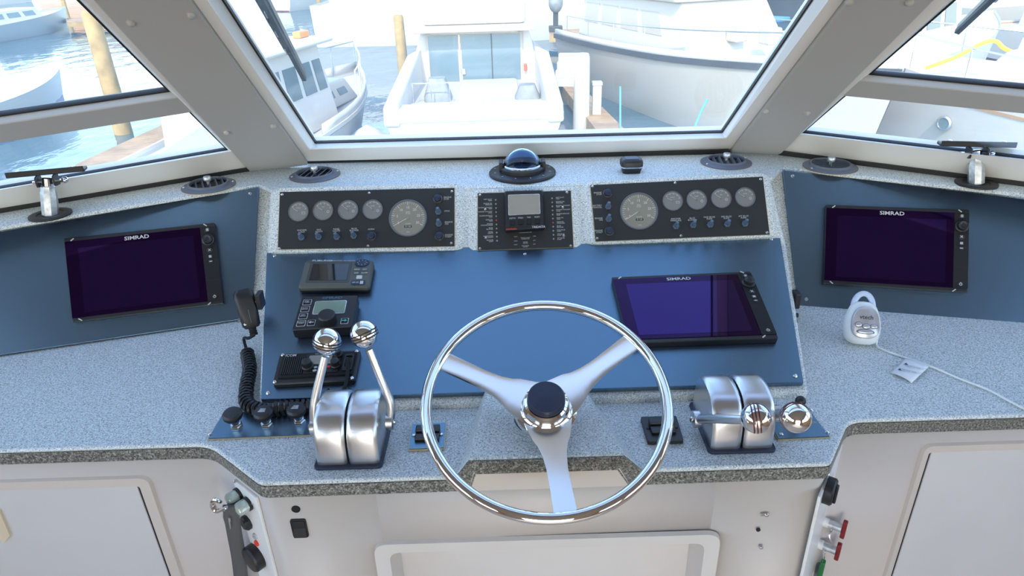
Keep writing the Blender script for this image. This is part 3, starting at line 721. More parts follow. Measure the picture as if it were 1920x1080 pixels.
for k, t in enumerate(('E','6','3','N','33','30','W','24','21','S','15','12')):
    a = R(30*k+5); o = text(cdz, 'card_number', t, .011, (.0375*math.cos(a), .0375*math.sin(a)), .0187, M_TEXT, rot=math.degrees(a)+90)
b = MB(); b.tube([(0,-.012,.022),(0,-.012,.040)], .0008, 6); b.box(-.001,.001,-.046,-.012,.0215,.0225); b.build('lubber_line', M_TEXT, e)
M_DOME = bpy.data.materials.new('compass_glass'); M_DOME.use_nodes = True; pb = M_DOME.node_tree.nodes['Principled BSDF']
pb.inputs['Base Color'].default_value = (.35,.55,.9,1); pb.inputs['Transmission Weight'].default_value = 1; pb.inputs['Roughness'].default_value = .01; pb.inputs['IOR'].default_value = 1.38
b = MB(); n = 14
b.lathe([(.0525*math.cos(pi/2*i/n)+1e-5, .018+.0525*math.sin(pi/2*i/n)) for i in range(n+1)]+[(1e-5,.0688)]+[(.0490*math.cos(pi/2*(n-i)/n)+1e-5, .018+.0490*math.sin(pi/2*(n-i)/n)) for i in range(n+1)], 48, cap=False)
b.build('dome', M_DOME, e)
b = MB(); b.lathe([(.0535,.024),(.0535,.028),(.0515,.030)], 48, cap=False); b.build('dome_ring', M_STEEL, e)

# small black sensor on the dash
it = Item('remote_sensor', 'small black boxy sensor with grey band on the dash right of the compass', 'sensor', DASH, 1183, 322); e = it.e
sh = lambda k, z: [(p[0], p[1], z) for p in rrect(.060*k, .052*k, .014*k)]
b = MB(); b.loft([sh(.8,0), sh(.86,.008), sh(.98,.016)]); b.build('base', M_BLACK, e, smooth=40)
b = MB(); b.loft([sh(.985,.016), sh(.985,.0195)]); b.build('band', M_STEEL, e)
b = MB(); b.loft([sh(1,.0195), sh(1,.030), sh(.93,.036), sh(.78,.0385)]); b.build('cover', M_BLACK, e, smooth=50)
b = MB(); b.loft([[(p[0],p[1],z) for p in rrect(w_,.03*w_/.04,.005)] for w_, z in ((.04,.0384),(.037,.040))]); b.build('top_pad', M_KNOBBLUE, e, smooth=40)

# ================================================================ DEFROSTER VENTS
def vent(label, x, y, rot, fine):
    it = Item('dash_vent', label, 'air vent', DASH, x, y, 0, 'air vents along the dash top'); e = it.e
    b = MB(); b.lathe([(.072,0),(.072,.0015)], 44); b.build('flange_edge', M_TAPE, e)
    b = MB(); b.lathe([(.0705,.0015),(.0705,.004),(.055,.008),(.053,.013),(.049,.013),(.048,.004)], 44, cap=False); b.build('flange', M_VENT, e)
    b = MB(); b.lathe([(.049,.0018),(.049,.0024)], 36); b.build('throat', M_GASK, e)
    n = 8 if fine else 5
    for k in range(n):
        q = (-1+2*(k+.5)/n)*.043; l = math.sqrt(.0475**2-q*q)
        s = MB()
        if fine: s.box(-l,l,-.0009,.0009,0,.0085,T(0,q,.0025) @ RX(25))
        else: s.box(-.0009,.0009,-l,l,0,.0085,T(q,0,.0025) @ RY(28))
        s.build('slat', M_VENT, e, smooth=0, M=RZ(rot))
    s = MB(); s.lathe([(.004,.002),(.004,.016),(.0095,.017),(.0105,.020),(.0105,.026),(.009,.029),(.004,.030)], 16)
    s.build('knob', M_GALV, e)
    if fine: s = MB(); s.box(-.001,.001,-.035,0,.0112,.014); s.build('lever', M_VENT, e, smooth=0, M=RZ(-20))
    for a in (200, 20): screw(e, (.063*math.cos(R(a)), .063*math.sin(R(a))), .0057, .0035)
vent('round air vent left of the left gauges, with few slanted slats', 591, 330, -8, False)
vent('round air vent at the left end of the dash, beside the left window sill', 392, 350, 25, False)
vent('round air vent above the right gauges, with slanted slats', 1361, 306, -8, False)
vent('round air vent with many thin slats at the right end of the dash', 1556, 314, -12, True)

# ================================================================ WINDOW STRUTS
def strut(label, fx, fy, tx, ty, bl, br, az):
    it = Item('window_strut', label, 'window strut', DASH, fx, fy, 0, 'window struts on the dash'); e = it.e
    b = MB(); b.lathe([(.048,0),(.048,.004),(.042,.006),(.031,.005),(.029,.003)], 40); b.build('base_flange', M_BLACK, e)
    base = DASH.pt(fx, fy)
    d = ray(tx, ty); t = (base.y+.012)/d.y; top = CAM+d*t - base
    up = top.length
    b = MB(); ax = top.normalized()
    q = ax.to_track_quat('Z', 'Y').to_matrix().to_4x4()
    b.lathe([(.0185,.002),(.0185,up*.62),(.0165,up*.66),(.0165,up*.80)], 8); b.build('hex_tube', M_GALV, e, M=q)
    b = MB(); b.lathe([(.012,up*.78),(.012,up*1.0),(.009,up*1.02)], 20); b.build('rod', M_STEEL, e, M=q)
    def tp(x, y, k=.02):
        d = ray(x, y); return CAM+d*((base.y+k)/d.y)-base
    w_ = (tp(*br)-tp(*bl)).length
    m = T(*top) @ RZ(az)
    b = MB(); b.cb((0,.012,.012),(w_,.028,.008),RY(0)); b.cb((0,-.003,.016),(w_,.004,.014)); b.build('bracket_plate', M_BLACK, e, smooth=0, bevel=.002, M=m)
    for s in (-1,1):
        b = MB(); b.prism(rpoly([(-.012,-.022),(.012,-.022),(.016,.012),(-.016,.012)], .006), -.002, .002, RY(90)); b.build('clevis_ear', M_BLACK, e, smooth=0, M=m @ T(s*.019,0,-.004))
        b = MB(); b.lathe([(.006,0),(.006,.004),(.003,.006)], 6); b.build('bolt', M_STEEL, e, M=m @ T(s*w_*.36,.012,.016))
    b = MB(); b.tube([(-.034,0,-.008),(.030,0,-.008)], .005, 10); b.ball((.036,0,-.008), .008, 12, 8); b.build('hinge_pin', M_STEEL, e, M=m)
strut('galvanised window strut on the left end of the dash', 95, 404, 89, 334, (20,340), (146,324), 14)
strut('galvanised window strut on the right end of the dash', 1830, 345, 1831, 282, (1777,271), (1896,289), -12)

# ================================================================ WIPERS (outside the glass)
def wiper(label, fr, x0, y0, x1, y1, side):
    a, c = V(fr.loc(x0, y0, -.03)), V(fr.loc(x1, y1, -.03)); d = (c-a); L = d.length; ext = .25
    e = thing('windshield_wiper', label, 'wiper', fr.M(fr.w(c.x, c.y, -.03)) @ RZ(math.degrees(math.atan2(-d.y, -d.x))))
    L += ext
    b = MB(); b.box(0, L, -.005, .005, .006, .016); b.build('rubber_blade', M_RUB, e, smooth=0)
    b = MB(); b.prism([(0,-.004),(L,-.012),(L,.012),(0,.004)], -.008, .006); b.build('blade_spine', M_BLACK, e, smooth=0, bevel=.001)
    for k in range(9):
        x = .10+k*.035
        if x > L-.02: break
        s = MB(); s.cb((x,-.012*side,-.004),(.020,.008,.010)); s.build('link', M_BLACK if k % 2 else M_GALV, e, smooth=0, bevel=.001)
    s = MB(); s.tube([(.10,-.016*side,-.006),(L*.6,-.024*side,-.012),(L,-.026*side,-.012)], .004, 8); s.build('arm', M_BLACK, e)
wiper('black windshield wiper at the left of the centre windshield', WS, 497, 0, 571, 141, -1)
wiper('black windshield wiper on the right side window', SR, 1852, 0, 1797, 52, 1)

# ================================================================ NAVIGATION UNITS ON THE CENTRE PANEL
def grown(Q, k0, k1, h0, h1, r, steps=((0,0),)):
    pass
it = Item('gps_plotter', 'grey-green plotter with small screen at the top left of the centre panel', 'gps plotter', MAIN, 629, 516); e = it.e
H = .024; Q = Quad(it, [(572,486),(701,486),(692,537),(557,538)], H)
def qp(Q, m, r): return rpoly([Q.q(m,1-m*1.6),Q.q(1-m,1-m*1.6),Q.q(1-m,m*1.6),Q.q(m,m*1.6)], r)
b = MB(); b.loft([[(p[0],p[1],z) for p in qp(Q, m, .010)] for m, z in ((.015,.001),(0,.006),(0,.011))]); b.build('back_shell', M_BLACK, e, smooth=40)
b = MB(); b.loft([[(p[0],p[1],z) for p in qp(Q, m, .010)] for m, z in ((0,.011),(0,H-.006),(.02,H-.002),(.035,H))]); b.build('housing', M_OLIVE, e, smooth=40)
b = MB(); b.prism(rpoly(Q.rect(.10,.13,.70,.86), .003), H-.002, H+.0008); b.build('bezel', mat('bezel_olive',(.055,.06,.055),.5), e, smooth=0)
b = MB(); b.prism(Q.rect(.14,.19,.665,.78), H, H+.0014); b.build('screen', M_LCDB, e, smooth=0)
text(e, 'logo', 'FURUNO', .0085, Q.q(.26,.065), H+.0006, M_TEXT, sx=1.5, bold=.02, rot=Q.ang()); text(e, 'logo', 'GPS/PLOTTER  NAVIGATOR', .0052, Q.q(.55,.065), H+.0006, M_TEXT, rot=Q.ang())
b = MB(); c = Q.q(.845,.16); b.lathe([(.016,0),(.016,.002),(.013,.003)], 24, T(*c, H) @ Mx.Diagonal((1.1,.85,1,1))); pd = b.build('cursor_pad', M_KNOBBLUE, e)
for k in range(8):
    a = pi/4*k; s = MB(); s.cb((0,0,0),(.003,.0012,.0004)); s.build('arrow_mark', M_TEXT, pd, smooth=0, M=T(c[0]+.011*math.cos(a), c[1]+.0085*math.sin(a), H+.0029) @ RZ(45*k))
for a, bb, t in ((.79,.40,'MENU'),(.90,.40,'ENT'),(.79,.53,'DISP'),(.90,.53,'ZOOM')):
    b = MB(); b.prism(rpoly(Q.rect(a-.045,bb-.05,a+.045,bb+.05), .002), H-.001, H+.0015); b.build('button', M_OLIVE, e, smooth=0, bevel=.0006)
    text(e, 'label_text', t, .0052, Q.q(a,bb), H+.0018, M_TEXT, bold=.02)
b = MB(); b.prism(rpoly(Q.rect(.80,.61,.88,.73), .002), H-.001, H+.0015); b.build('button', M_TEXT, e, smooth=0, bevel=.0006)
b = MB(); b.prism(rpoly(Q.rect(.74,.79,.94,.95), .006), H-.001, H+.001); b.build('badge', M_KNOBBLUE, e, smooth=0); text(e, 'logo', 'GP-32', .0065, Q.q(.80,.87), H+.0015, M_TEXT, bold=.02)
b = MB(); b.prism(Q.rect(.865,.82,.91,.92), H, H+.0016); b.build('button', M_TEXT, e, smooth=0)

it = Item('autopilot_control', 'black autopilot control with round knob in the middle of the left column', 'autopilot', MAIN, 609, 596); e = it.e
H = .034; Q = Quad(it, [(566,556),(671,553),(660,612),(547,619)], H)
b = MB(); b.loft([[(p[0],p[1],z) for p in qp(Q, m, r)] for m, r, z in ((.03,.004,.001),(0,.004,.010),(0,.004,H-.002),(.01,.004,H))]); b.build('housing', M_BLACK, e, smooth=30)
b = MB(); b.prism(rpoly(Q.rect(.27,.17,.83,.58), .005), H-.001, H+.001); b.build('bezel', M_GALV, e, smooth=0)
b = MB(); b.prism(rpoly(Q.rect(.285,.19,.815,.555), .004), H, H+.0015); b.build('screen', M_LCDG, e, smooth=0)
text(e, 'logo', 'SIMRAD', .010, Q.q(.55,.075), H+.0004, M_PANEL, sx=1.4, bold=.02, rot=Q.ang())
text(e, 'label_text', 'AP22 AUTOPILOT', .0042, Q.q(.55,.615), H+.0006, M_TEXT)
for a, bb, t in ((.13,.20,'STBY\nTURN'),(.13,.41,'AUTO\nMODE'),(.13,.62,'NAV\nSETUP'),(.13,.83,'DODGE\nTURN')):
    b = MB(); b.prism(rpoly(Q.rect(a-.075,bb-.085,a+.075,bb+.085), .002), H-.001, H+.0015); b.build('button_rim', M_GALV, e, smooth=0)
    b = MB(); b.prism(rpoly(Q.rect(a-.064,bb-.068,a+.064,bb+.068), .002), H, H+.003); b.build('button', M_RUB, e, smooth=0, bevel=.0008); text(e, 'label_text', t, .0046, Q.q(a,bb), H+.0034, M_TEXT, gap=.85, bold=.01)
def arrow(b, s): b.prism([(s*-.006,-.0012),(s*.0005,-.0012),(s*.0005,-.004),(s*.006,0),(s*.0005,.004),(s*.0005,.0012),(s*-.006,.0012)], 0, .0004)
M_CYAN = mat('green_arrow_print', (.05,.5,.42), .5)
for a, s, m in ((.30,-1,M_TEXT),(.86,1,M_CYAN)):
    bb = .83; b = MB(); b.prism(rpoly(Q.rect(a-.065,bb-.085,a+.065,bb+.085), .002), H-.001, H+.0015); b.build('button_rim', M_GALV, e, smooth=0)
    b = MB(); b.prism(rpoly(Q.rect(a-.055,bb-.07,a+.055,bb+.07), .002), H, H+.003); o = b.build('button', M_RUB, e, smooth=0, bevel=.0008)
    k = MB(); arrow(k, s); k.build('arrow_mark', m, o, smooth=0, M=T(*Q.q(a,bb), H+.0032))
b = MB(); b.lathe([(.020,0),(.0205,.006),(.0195,.020),(.017,.023),(.006,.0235)], 32); b.build('course_knob', M_BLACK, e, M=T(*Q.q(.575,.80), H))

# ---------------------------------------------------------------- VHF radio
it = Item('vhf_radio', 'black marine radio with speaker grille at the bottom left of the centre panel', 'radio', MAIN, 592, 690); e = it.e
H = .016; Q = Quad(it, [(524,661),(676,654),(664,711),(509,719)], H)
b = MB(); b.loft([[(p[0],p[1],z) for p in qp(Q, m, .008)] for m, z in ((0,.001),(0,H-.006),(.015,H-.003))]); b.build('mounting_frame', M_BLACK, e, smooth=30)
b = MB(); b.loft([[(p[0],p[1],z) for p in rpoly(Q.rect(.05+m,.10+m,.965-m,.84-m), .004)] for m, z in ((0,H-.004),(.004,H+.001))]); b.build('face', M_RUB, e, smooth=0)
for k in range(11):
    a = .085+k*.0245; b = MB(); b.prism(Q.rect(a,.20,a+.012,.76), H, H+.003); b.build('grille_slat', M_BLACK, e, smooth=0)
text(e, 'logo', 'ICOM', .0095, Q.q(.16,.155), H+.0035, M_TEXT, bold=.01)
b = MB(); b.prism(rpoly(Q.rect(.36,.13,.78,.76), .004), H, H+.004); b.build('control_panel', M_BLACK, e, smooth=0, bevel=.001)
b = MB(); b.prism(rpoly(Q.rect(.40,.21,.68,.50), .002), H+.003, H+.0055); b.build('screen', M_LCD, e, smooth=0)
for a, bb, r, hh in ((.405,.56,.013,.018),(.745,.21,.010,.014),(.745,.56,.0115,.016)):
    b = MB(); b.lathe([(r,0),(r,.004),(r*.85,.006),(r*.78,hh),(r*.6,hh+.001)], 22); o = b.build('knob', M_BLACK, e, M=T(*Q.q(a,bb), H+.004))
for a, bb, m in ((.50,.60,M_GALV),(.50,.70,M_GALV),(.66,.60,M_RED),(.62,.70,M_GALV),(.57,.60,M_BLACK),(.57,.70,M_BLACK)):
    b = MB(); b.lathe([(.0035,0),(.0035,.0015),(.0028,.002)], 12, Mx.Diagonal((1.3,.8,1,1))); b.build('button', m, e, M=T(*Q.q(a,bb), H+.004))
text(e, 'label_text', 'VHF MARINE', .0045, Q.q(.53,.16), H+.0046, M_TEXT)
b = MB(); b.ring(rpoly(Q.rect(.83,.20,.95,.74), .004), rpoly(Q.rect(.85,.26,.93,.62), .003), H, H+.005); b.build('socket_rim', M_BLACK, e, smooth=0)
b = MB(); b.prism(rpoly(Q.rect(.85,.26,.93,.62), .003), H, H+.0015); b.build('socket', M_GASK, e, smooth=0)
for a, bb in ((.045,.06),(.955,.05),(.03,.93),(.965,.93)): screw(e, Q.q(a, bb), H-.003, .0042)
sock = MAIN.w(it.a+Q.q(.89,.5)[0], it.b+Q.q(.89,.5)[1], H+.004)

# ---------------------------------------------------------------- handheld microphone with its coiled cord
xs = on_main(0, 1.42); wx = Bl.x + (xkl-Bl.x)*.55
def dp(x, y, Y):          # point seen at (x,y) standing at distance Y ahead
    d = ray(x, y); return CAM + d*(Y/d.y)
mc = dp(463, 577, 1.42)
e = thing('microphone', 'black handheld radio microphone with coiled cord, hung left of the centre panel', 'microphone', Mx.Translation(mc))
mm = RZ(28) @ RX(-24)
def msec(w_, d_, z, y0=0): return [(p[0], p[1]+y0, z) for p in rrect(w_, d_, min(w_, d_)*.32, 4)]
b = MB(); b.loft([msec(.030,.022,-.048), msec(.040,.028,-.042), msec(.044,.032,-.012), msec(.047,.036,.020), msec(.044,.034,.036), msec(.030,.024,.044)])
bo = b.build('body', M_BLACK, e, smooth=50, M=mm)
b = MB(); b.box(-.0006,.0006,-.0165,-.0155,-.035,.035); b.build('seam', M_VENT, bo, smooth=0)
for z in (-.036,): screw(bo, (0,0), 0, .003).matrix_local = T(-.014,-.0145,z) @ RX(90)
b = MB(); b.lathe([(.0085,-.066),(.0095,-.062),(.008,-.060),(.0095,-.057),(.008,-.054),(.010,-.046)], 14); b.build('strain_relief', M_RUB, e, M=mm)
clip = dp(487, 566, 1.42) - mc
b = MB(); b.cb((0,0,0),(.012,.03,.038)); b.build('hang_clip', M_BLACK, e, smooth=0, bevel=.002, M=T(clip.x-.002, clip.y+.01, clip.z))
b = MB(); b.tube([(.01,0,.01),(clip.x, clip.y+.01, clip.z)], .004, 8); b.build('hang_stud', M_STEEL, e)
zc = ZC+.014
st = mc + (mm @ V((0,0,-.066)))
up_ = V((0,0,.018))
cp = [COUNTER.pt(x, y)+up_ for x, y in ((466,672),(471,705),(466,735),(466,768),(492,782),(525,780),(560,776),(590,774),(612,766))]
path = [st, dp(466,634,1.40), COUNTER.pt(462,655)+V((0,0,.03)), cp[0]]
b = MB(); b.tube(bez(path, 8), .0038, 8, Mx.Translation(-mc)); b.build('straight_cord', M_RUB, e)
def coil(pts, rad, pitch, r, seg=8, per=9):
    P = bez(pts, 24); out = []; ph = 0; a = None
    for i in range(len(P)-1):
        t = (P[i+1]-P[i]); l = t.length
        if l < 1e-7: continue
        t.normalize(); a = t.orthogonal().normalized() if a is None else (a-t*a.dot(t)).normalized(); bb = t.cross(a)
        ns = max(1, int(l/pitch*per+.5))
        for k in range(ns):
            q = P[i].lerp(P[i+1], k/ns); w_ = 2*pi*(ph + l/pitch*k/ns); out.append(q + a*rad*math.cos(w_) + bb*rad*math.sin(w_))
        ph += l/pitch
    return out
b = MB(); b.tube(coil(cp, .0125, .0112, .0036), .0042, 6, Mx.Translation(-mc)); b.build('coiled_cord', M_BLACK, e)
lp = [cp[-1], COUNTER.pt(625,758)+up_, COUNTER.pt(622,747)+V((0,0,.03)), MAIN.pt(614,744,.010), MAIN.pt(618,738,.014), MAIN.pt(632,748,.010), MAIN.pt(645,730,.014), MAIN.pt(652,700,.018), sock+MAIN.n*.012, sock]
b = MB(); b.tube(bez(lp, 8), .0042, 8, Mx.Translation(-mc)); b.build('plug_cord', M_RUB, e)

# ================================================================ PULL KNOB PLATE
it = Item('pull_knob_plate', 'dark blue plate with three black pull knobs on the counter, left of the throttle', 'control plate', COUNTER, 495, 795); e = it.e
px = [(418,774),(592,767),(584,815),(389,823)]
P = [V(it.L(x, y, .004)) for x, y in px][::-1]
b = MB(); b.prism(P, .0005, .003); b.build('plate_edge', M_BRASS, e, smooth=0)
c = sum(P, V((0,0)))/4; b = MB(); b.prism([p+(c-p).normalized()*.002 for p in P], .003, .005); b.build('plate', M_PANEL, e, smooth=0)
for s in ((423,776),(395,818)): screw(e, it.L(*s), .005, .004)
for (x, y), sym in (((444,799),0),((501,796),1),((562,790),1)):
    p = it.L(x, y, .005)
    b = MB(); b.lathe([(.013,0),(.013,.004),(.0105,.006),(.0105,.009)], 6); col = b.build('pull_knob', M_STEEL, e, M=T(*p, .005) @ RX(10))
    s = MB(); s.lathe([(.0085,.008),(.0085,.018),(.0065,.019),(.0065,.026)], 18); s.build('stem', M_CHROME, col)
    s = MB(); s.lathe([(.008,.024),(.0175,.026),(.020,.031),(.0195,.037),(.016,.041),(.006,.042)], 28); s.build('knob_head', M_BLACK, col)
    if sym:
        s = MB()
        for k in range(3): s.box(-.008+.0015*k,.006,-.001+.0035*(k-1),.001+.0035*(k-1),.0421,.0425)
        s.build('engraved_symbol', M_GALV, col, smooth=0)

# ================================================================ ENGINE CONTROL HEADS
def dome_prof(y0, y1, z1, n=14):
    """side view of a control housing: near-vertical front, rounded top"""
    out = [(y0, 0)]
    cy = (y0+y1)/2; ry = (y1-y0)/2
    for i in range(n+1):
        a = pi - pi*i/n
        out.append((cy+ry*math.copysign(abs(math.cos(a))**.8, math.cos(a)), .022+(z1-.022)*abs(math.sin(a))**.85))
    out.append((y1, 0)); return out
def control(label, xl, xr, y0, y1, hz, levers, name='engine_control'):
    xm = (xl+xr)/2
    e = thing(name, label, 'engine control', T(xm, y0, ZC), 'engine controls on the counter')
    L = y1-y0; W = xr-xl
    b = MB(); b.prism(rrect(W+.012, L+.012, .010, 4, (0, L/2)), .0005, .006); b.build('base_plate', M_KNOBBLUE, e, bevel=.001)
    for s in (-1, 1):
        pr = dome_prof(.002, L-.002, hz); w0 = W/2
        def row(x, k, dz): # section at x, shrunk towards the middle for the rounded shoulder
            cy = L/2; return [(x, cy+(p[0]-cy)*k, .004+p[1]*(1-dz)) for p in pr]
        x0, x1 = s*.002, s*w0
        rows = [row(x0,.94,.05), row(x0+s*.004,.985,.012), row(x0+s*.010,1,0), row(x1-s*.010,1,0), row(x1-s*.004,.985,.012), row(x1,.94,.05)]
        b = MB(); b.loft(rows); b.build('housing', M_BRUSH, e, smooth=40)
    for (pv, path, rad, ball, rot) in levers:
        o = V((xm, y0, ZC)); q = [V(p)-o for p in path]
        b = MB(); b.tube(bez(q, 6), [rad[0]+(rad[1]-rad[0])*i/(6*(len(q)-1)) for i in range(6*(len(q)-1)+1)], 14)
        lv = b.build('lever', M_BRUSH, e, smooth=60)
        s = MB(); s.lathe([(.017,-.006),(.017,.006),(.014,.008)], 24, Mx.Translation(q[0]) @ RY(90)); s.build('pivot_boss', M_BRUSH, lv)
        d = -1 if q[0].x < 0 else 1
        s = MB(); s.lathe([(.006,0),(.006,.003),(.003,.004)], 12, Mx.Translation(q[0]+V((d*.008,0,0))) @ RY(90*d)); s.build('pivot_screw', M_STEEL, lv)
        c = V(ball)-o; ax = (c-q[-1]).normalized() if (c-q[-1]).length > 1e-4 else (q[-1]-q[-2]).normalized()
        tq = Mx.Translation(c) @ rot
        r = .0262; pr = []; n = 40; grooves = (-.26,-.05,.16)
        for i in range(n+1):
            z = -r*math.cos(pi*i/n); rr_ = r*math.sin(pi*i/n)
            pr.append((max(rr_, 1e-5), z))
        s = MB(); s.lathe(pr, 40, tq); kb = s.build('ball_knob', M_CHROME, lv)
        for g in grooves:
            z = g*r; rr_ = math.sqrt(r*r-z*z); s = MB()
            s.lathe([(rr_-.001,z-.0014),(rr_+.0004,z-.0011),(rr_+.0004,z+.0011),(rr_-.001,z+.0014)], 40, tq, cap=False); s.build('groove_ring', levers_ring, kb)
    return e
def at_depth(x, y, dep):
    d = ray(x, y); return CAM + d*dep
def yrow(x, y, h): return lvl(ZC+h).pt(x, y)
# left: throttle, levers up
fl_, fr2 = COUNTER.pt(597,880), COUNTER.pt(722,874)
yl = (fl_.y+fr2.y)/2
levers_ring = M_GASK
def lev(px_list, Ys): return [dp(x, y, Y) for (x, y), Y in zip(px_list, Ys)]
yv = yl+.072
pL = lev([(590,800),(589,768),(592,742),(602,700),(610,668)], [yv-.005,yv,yv+.006,yv+.014,yv+.02])
pR = lev([(731,790),(733,762),(727,740),(708,695),(692,655)], [yv,yv+.003,yv+.008,yv+.016,yv+.024])
bL, bR = dp(613,641,yv+.026), dp(683,627,yv+.032)
def upq(p, q, tilt=0):
    d = (V(q)-V(p)).normalized(); return d.to_track_quat('Z','Y').to_matrix().to_4x4() @ RX(tilt)
control('twin-lever brushed metal throttle with both levers upright, left of the wheel', pL[0].x+.014, pR[0].x-.014, yl, yl+.148, .104,
        [(None, pL, (.0095,.0075), bL, upq(pL[-2], bL, 0)), (None, pR, (.0095,.0075), bR, upq(pR[-2], bR, 0) @ RX(8))])
# right: shift, levers laid towards the helmsman
f2, f3 = COUNTER.pt(1333,849), COUNTER.pt(1449,846)
yr_ = (f2.y+f3.y)/2
M_DRED = mat('dark_red_groove', (.10,.012,.015), .4); levers_ring = M_DRED
q1 = [dp(1305,786,yr_+.058), dp(1322,785,yr_+.035), dp(1360,786,yr_-.01), dp(1396,787,yr_-.045)]
q2 = [dp(1455,776,yr_+.058), dp(1464,776,yr_+.03), dp(1476,780,yr_-.02), dp(1484,783,yr_-.05)]
b1, b2 = dp(1418,784,yr_-.062), dp(1492,783,yr_-.075)
control('twin-lever brushed metal shifter with both levers pulled back, right of the wheel', f2.x, f3.x, yr_, yr_+.148, .104,
        [(None, q1, (.010,.008), b1, Mx.Rotation(R(78),4,'Y') @ RX(10)), (None, q2, (.010,.008), b2, RX(70))])

# ================================================================ TRIM SWITCHES
def trim_switch(label, px, sw, brass):
    cx = sum(p[0] for p in px)/4; cy = sum(p[1] for p in px)/4
    it = Item('trim_switch', label, 'switch', COUNTER, cx, cy, 0, 'trim switches on the counter'); e = it.e
    h = .006 if brass else .010
    P = [V(it.L(x, y, h)) for x, y in px][::-1]
    if brass:
        b = MB(); b.prism(P, .0005, h-.002); b.build('plate_edge', M_BRASS, e, smooth=0)
        c = sum(P, V((0,0)))/4; P = [p+(c-p).normalized()*.002 for p in P]
    b = MB(); b.prism(rpoly(P, .0005 if brass else .004), .0005, h); b.build('plate', M_PANEL if brass else M_BLACK, e, smooth=0, bevel=.001)
    c = sum(P, V((0,0)))/4; w_ = (P[1]-P[0]).length
    for k in (0, 1):
        yy = .010-.020*k
        b = MB(); b.prism([(-.024,-.009),(.024,-.009),(.024,.009),(-.024,.009)], 0, .012 if k == 0 else .007, T(c.x, c.y+yy, h)); b.build('rocker', M_BLACK, e, smooth=0, bevel=.002)
    if brass:
        for s in (-1, 1): screw(e, (c.x+s*w_*.40, c.y), h, .0042)
    else:
        for s in (-1, 1): screw(e, (c.x+s*w_*.40, c.y), h, .0035, M_BLACK)
        for s in (-1, 1):
            b = MB(); b.ring(circ(.005,14), circ(.0035,14), 0, .0006); b.build('arrow_ring', M_VENT, e, smooth=0, M=T(c.x, c.y+s*.026, h))
trim_switch('black rocker switch on a brass-edged plate, left of the steering pod', [(772,794),(837,791),(833,839),(765,842)], None, True)
trim_switch('all-black rocker switch plate on the counter, right of the steering pod', [(1201,781),(1268,779),(1282,825),(1215,827)], None, False)

# ================================================================ THRUSTER PLATE
it = Item('thruster_control', 'dark blue plate with a black joystick knob at the right of the shifter', 'control plate', COUNTER, 1500, 800); e = it.e
P = [V(it.L(x, y, .005)) for x, y in ((1432,775),(1521,771),(1557,818),(1459,823))][::-1]
b = MB(); b.prism(P, .0005, .003); b.build('plate_edge', M_BRASS, e, smooth=0)
c = sum(P, V((0,0)))/4; b = MB(); b.prism([p+(c-p).normalized()*.002 for p in P], .003, .005); b.build('plate', M_PANEL, e, smooth=0)
for s in ((1520,773),(1464,818),(1550,814)): screw(e, it.L(*s), .005, .004)
text(e, 'label_text', 'BOW THRUSTER', .0085, it.L(1500,797), .0053, M_BRASS)
jb = COUNTER.pt(1502,788); jt = dp(1501,752,jb.y+.004); o = COUNTER.w(it.a, it.b)
b = MB(); b.lathe([(.014,0),(.014,.006),(.008,.014)], 18, T(*(jb-o)[:2], .005)); b.build('joystick_boot', M_RUB, e)
b = MB(); b.tube([jb-o+V((0,0,.012)), jt-o], .004, 8); b.build('joystick_stem', M_STEEL, e)
b = MB(); b.ball(jt-o, .0105, 20, 12); b.build('joystick_knob', M_BLACK, e)

# ================================================================ STEERING WHEEL
e = thing('steering_wheel', 'polished three-spoke steel steering wheel in front of the centre panel', 'steering wheel', WHEEL.M(WHEEL.o))
wl = [WHEEL.loc(x, y) for x, y in ((785,765),(1258,768),(1008,566),(1026,975))]
RW = .2195; rt = .0105
b = MB(); b.tube([(RW*math.cos(2*pi*i/96), RW*math.sin(2*pi*i/96), 0) for i in range(96)], rt, 16, closed=True); b.build('rim', M_CHROME, e, smooth=80)
M_SPOKE = mat('satin_polished_aluminium', (.86,.82,.74), .18, 1)
for px in ((836,678),(1178,645),(1058,948)):
    a = WHEEL.loc(*px); an = math.degrees(math.atan2(a[1], a[0]))
    prof = [(.214,.0195),(.17,.0185),(.13,.0185),(.10,.0215),(.08,.027),(.066,.034)]
    r60 = .052
    up = prof + [(r60*math.cos(R(60)), r60*math.sin(R(60)))]
    zf = lambda x: -.001-.030*max(0, 1-x/.205)
    lo = [(x, -y) for x, y in up][::-1]
    b = MB()
    def rows(z, ins): return [[(x, y*k*(1-ins/max(abs(y),.01)), zf(x)+z + .0008*(1-k**4)) for k in (1,.8,.4,0,-.4,-.8,-1)] for x, y in up] + [[(0,0,zf(0)+z+.0008)]*7]
    top = rows(.002, 0); bot = [[(p[0], p[1], zf(p[0])-.004) for p in r] for r in top]
    n = len(top)
    b.strip(top); b.strip(bot)
    # edges
    b.strip([[r[0] for r in top], [r[0] for r in bot]]); b.strip([[r[-1] for r in top], [r[-1] for r in bot]])
    b.strip([top[0], bot[0]])
    b.build('spoke', M_SPOKE, e, smooth=50, M=RZ(an))
b = MB(); b.lathe([(.060,-.012),(.058,-.003),(.052,.001),(.046,.004),(.042,.010),(.040,.021),(.036,.024)], 44); b.build('hub', M_CHROME, e, M=T(0,0,-.026))
b = MB(); b.lathe([(.035,.020),(.0345,.030),(.032,.0335),(.003,.036),(.0006,.0362)], 40); b.build('hub_cap', M_KNOBBLUE, e, M=T(0,0,-.020))
b = MB(); b.lathe([(.022,-.075),(.022,-.010)], 24); b.build('shaft', M_BLACK, e)
b = MB(); b.lathe([(.060,-.088),(.060,-.080),(.052,-.072),(.030,-.068)], 40); b.build('shaft_flange', M_BLACK, e)
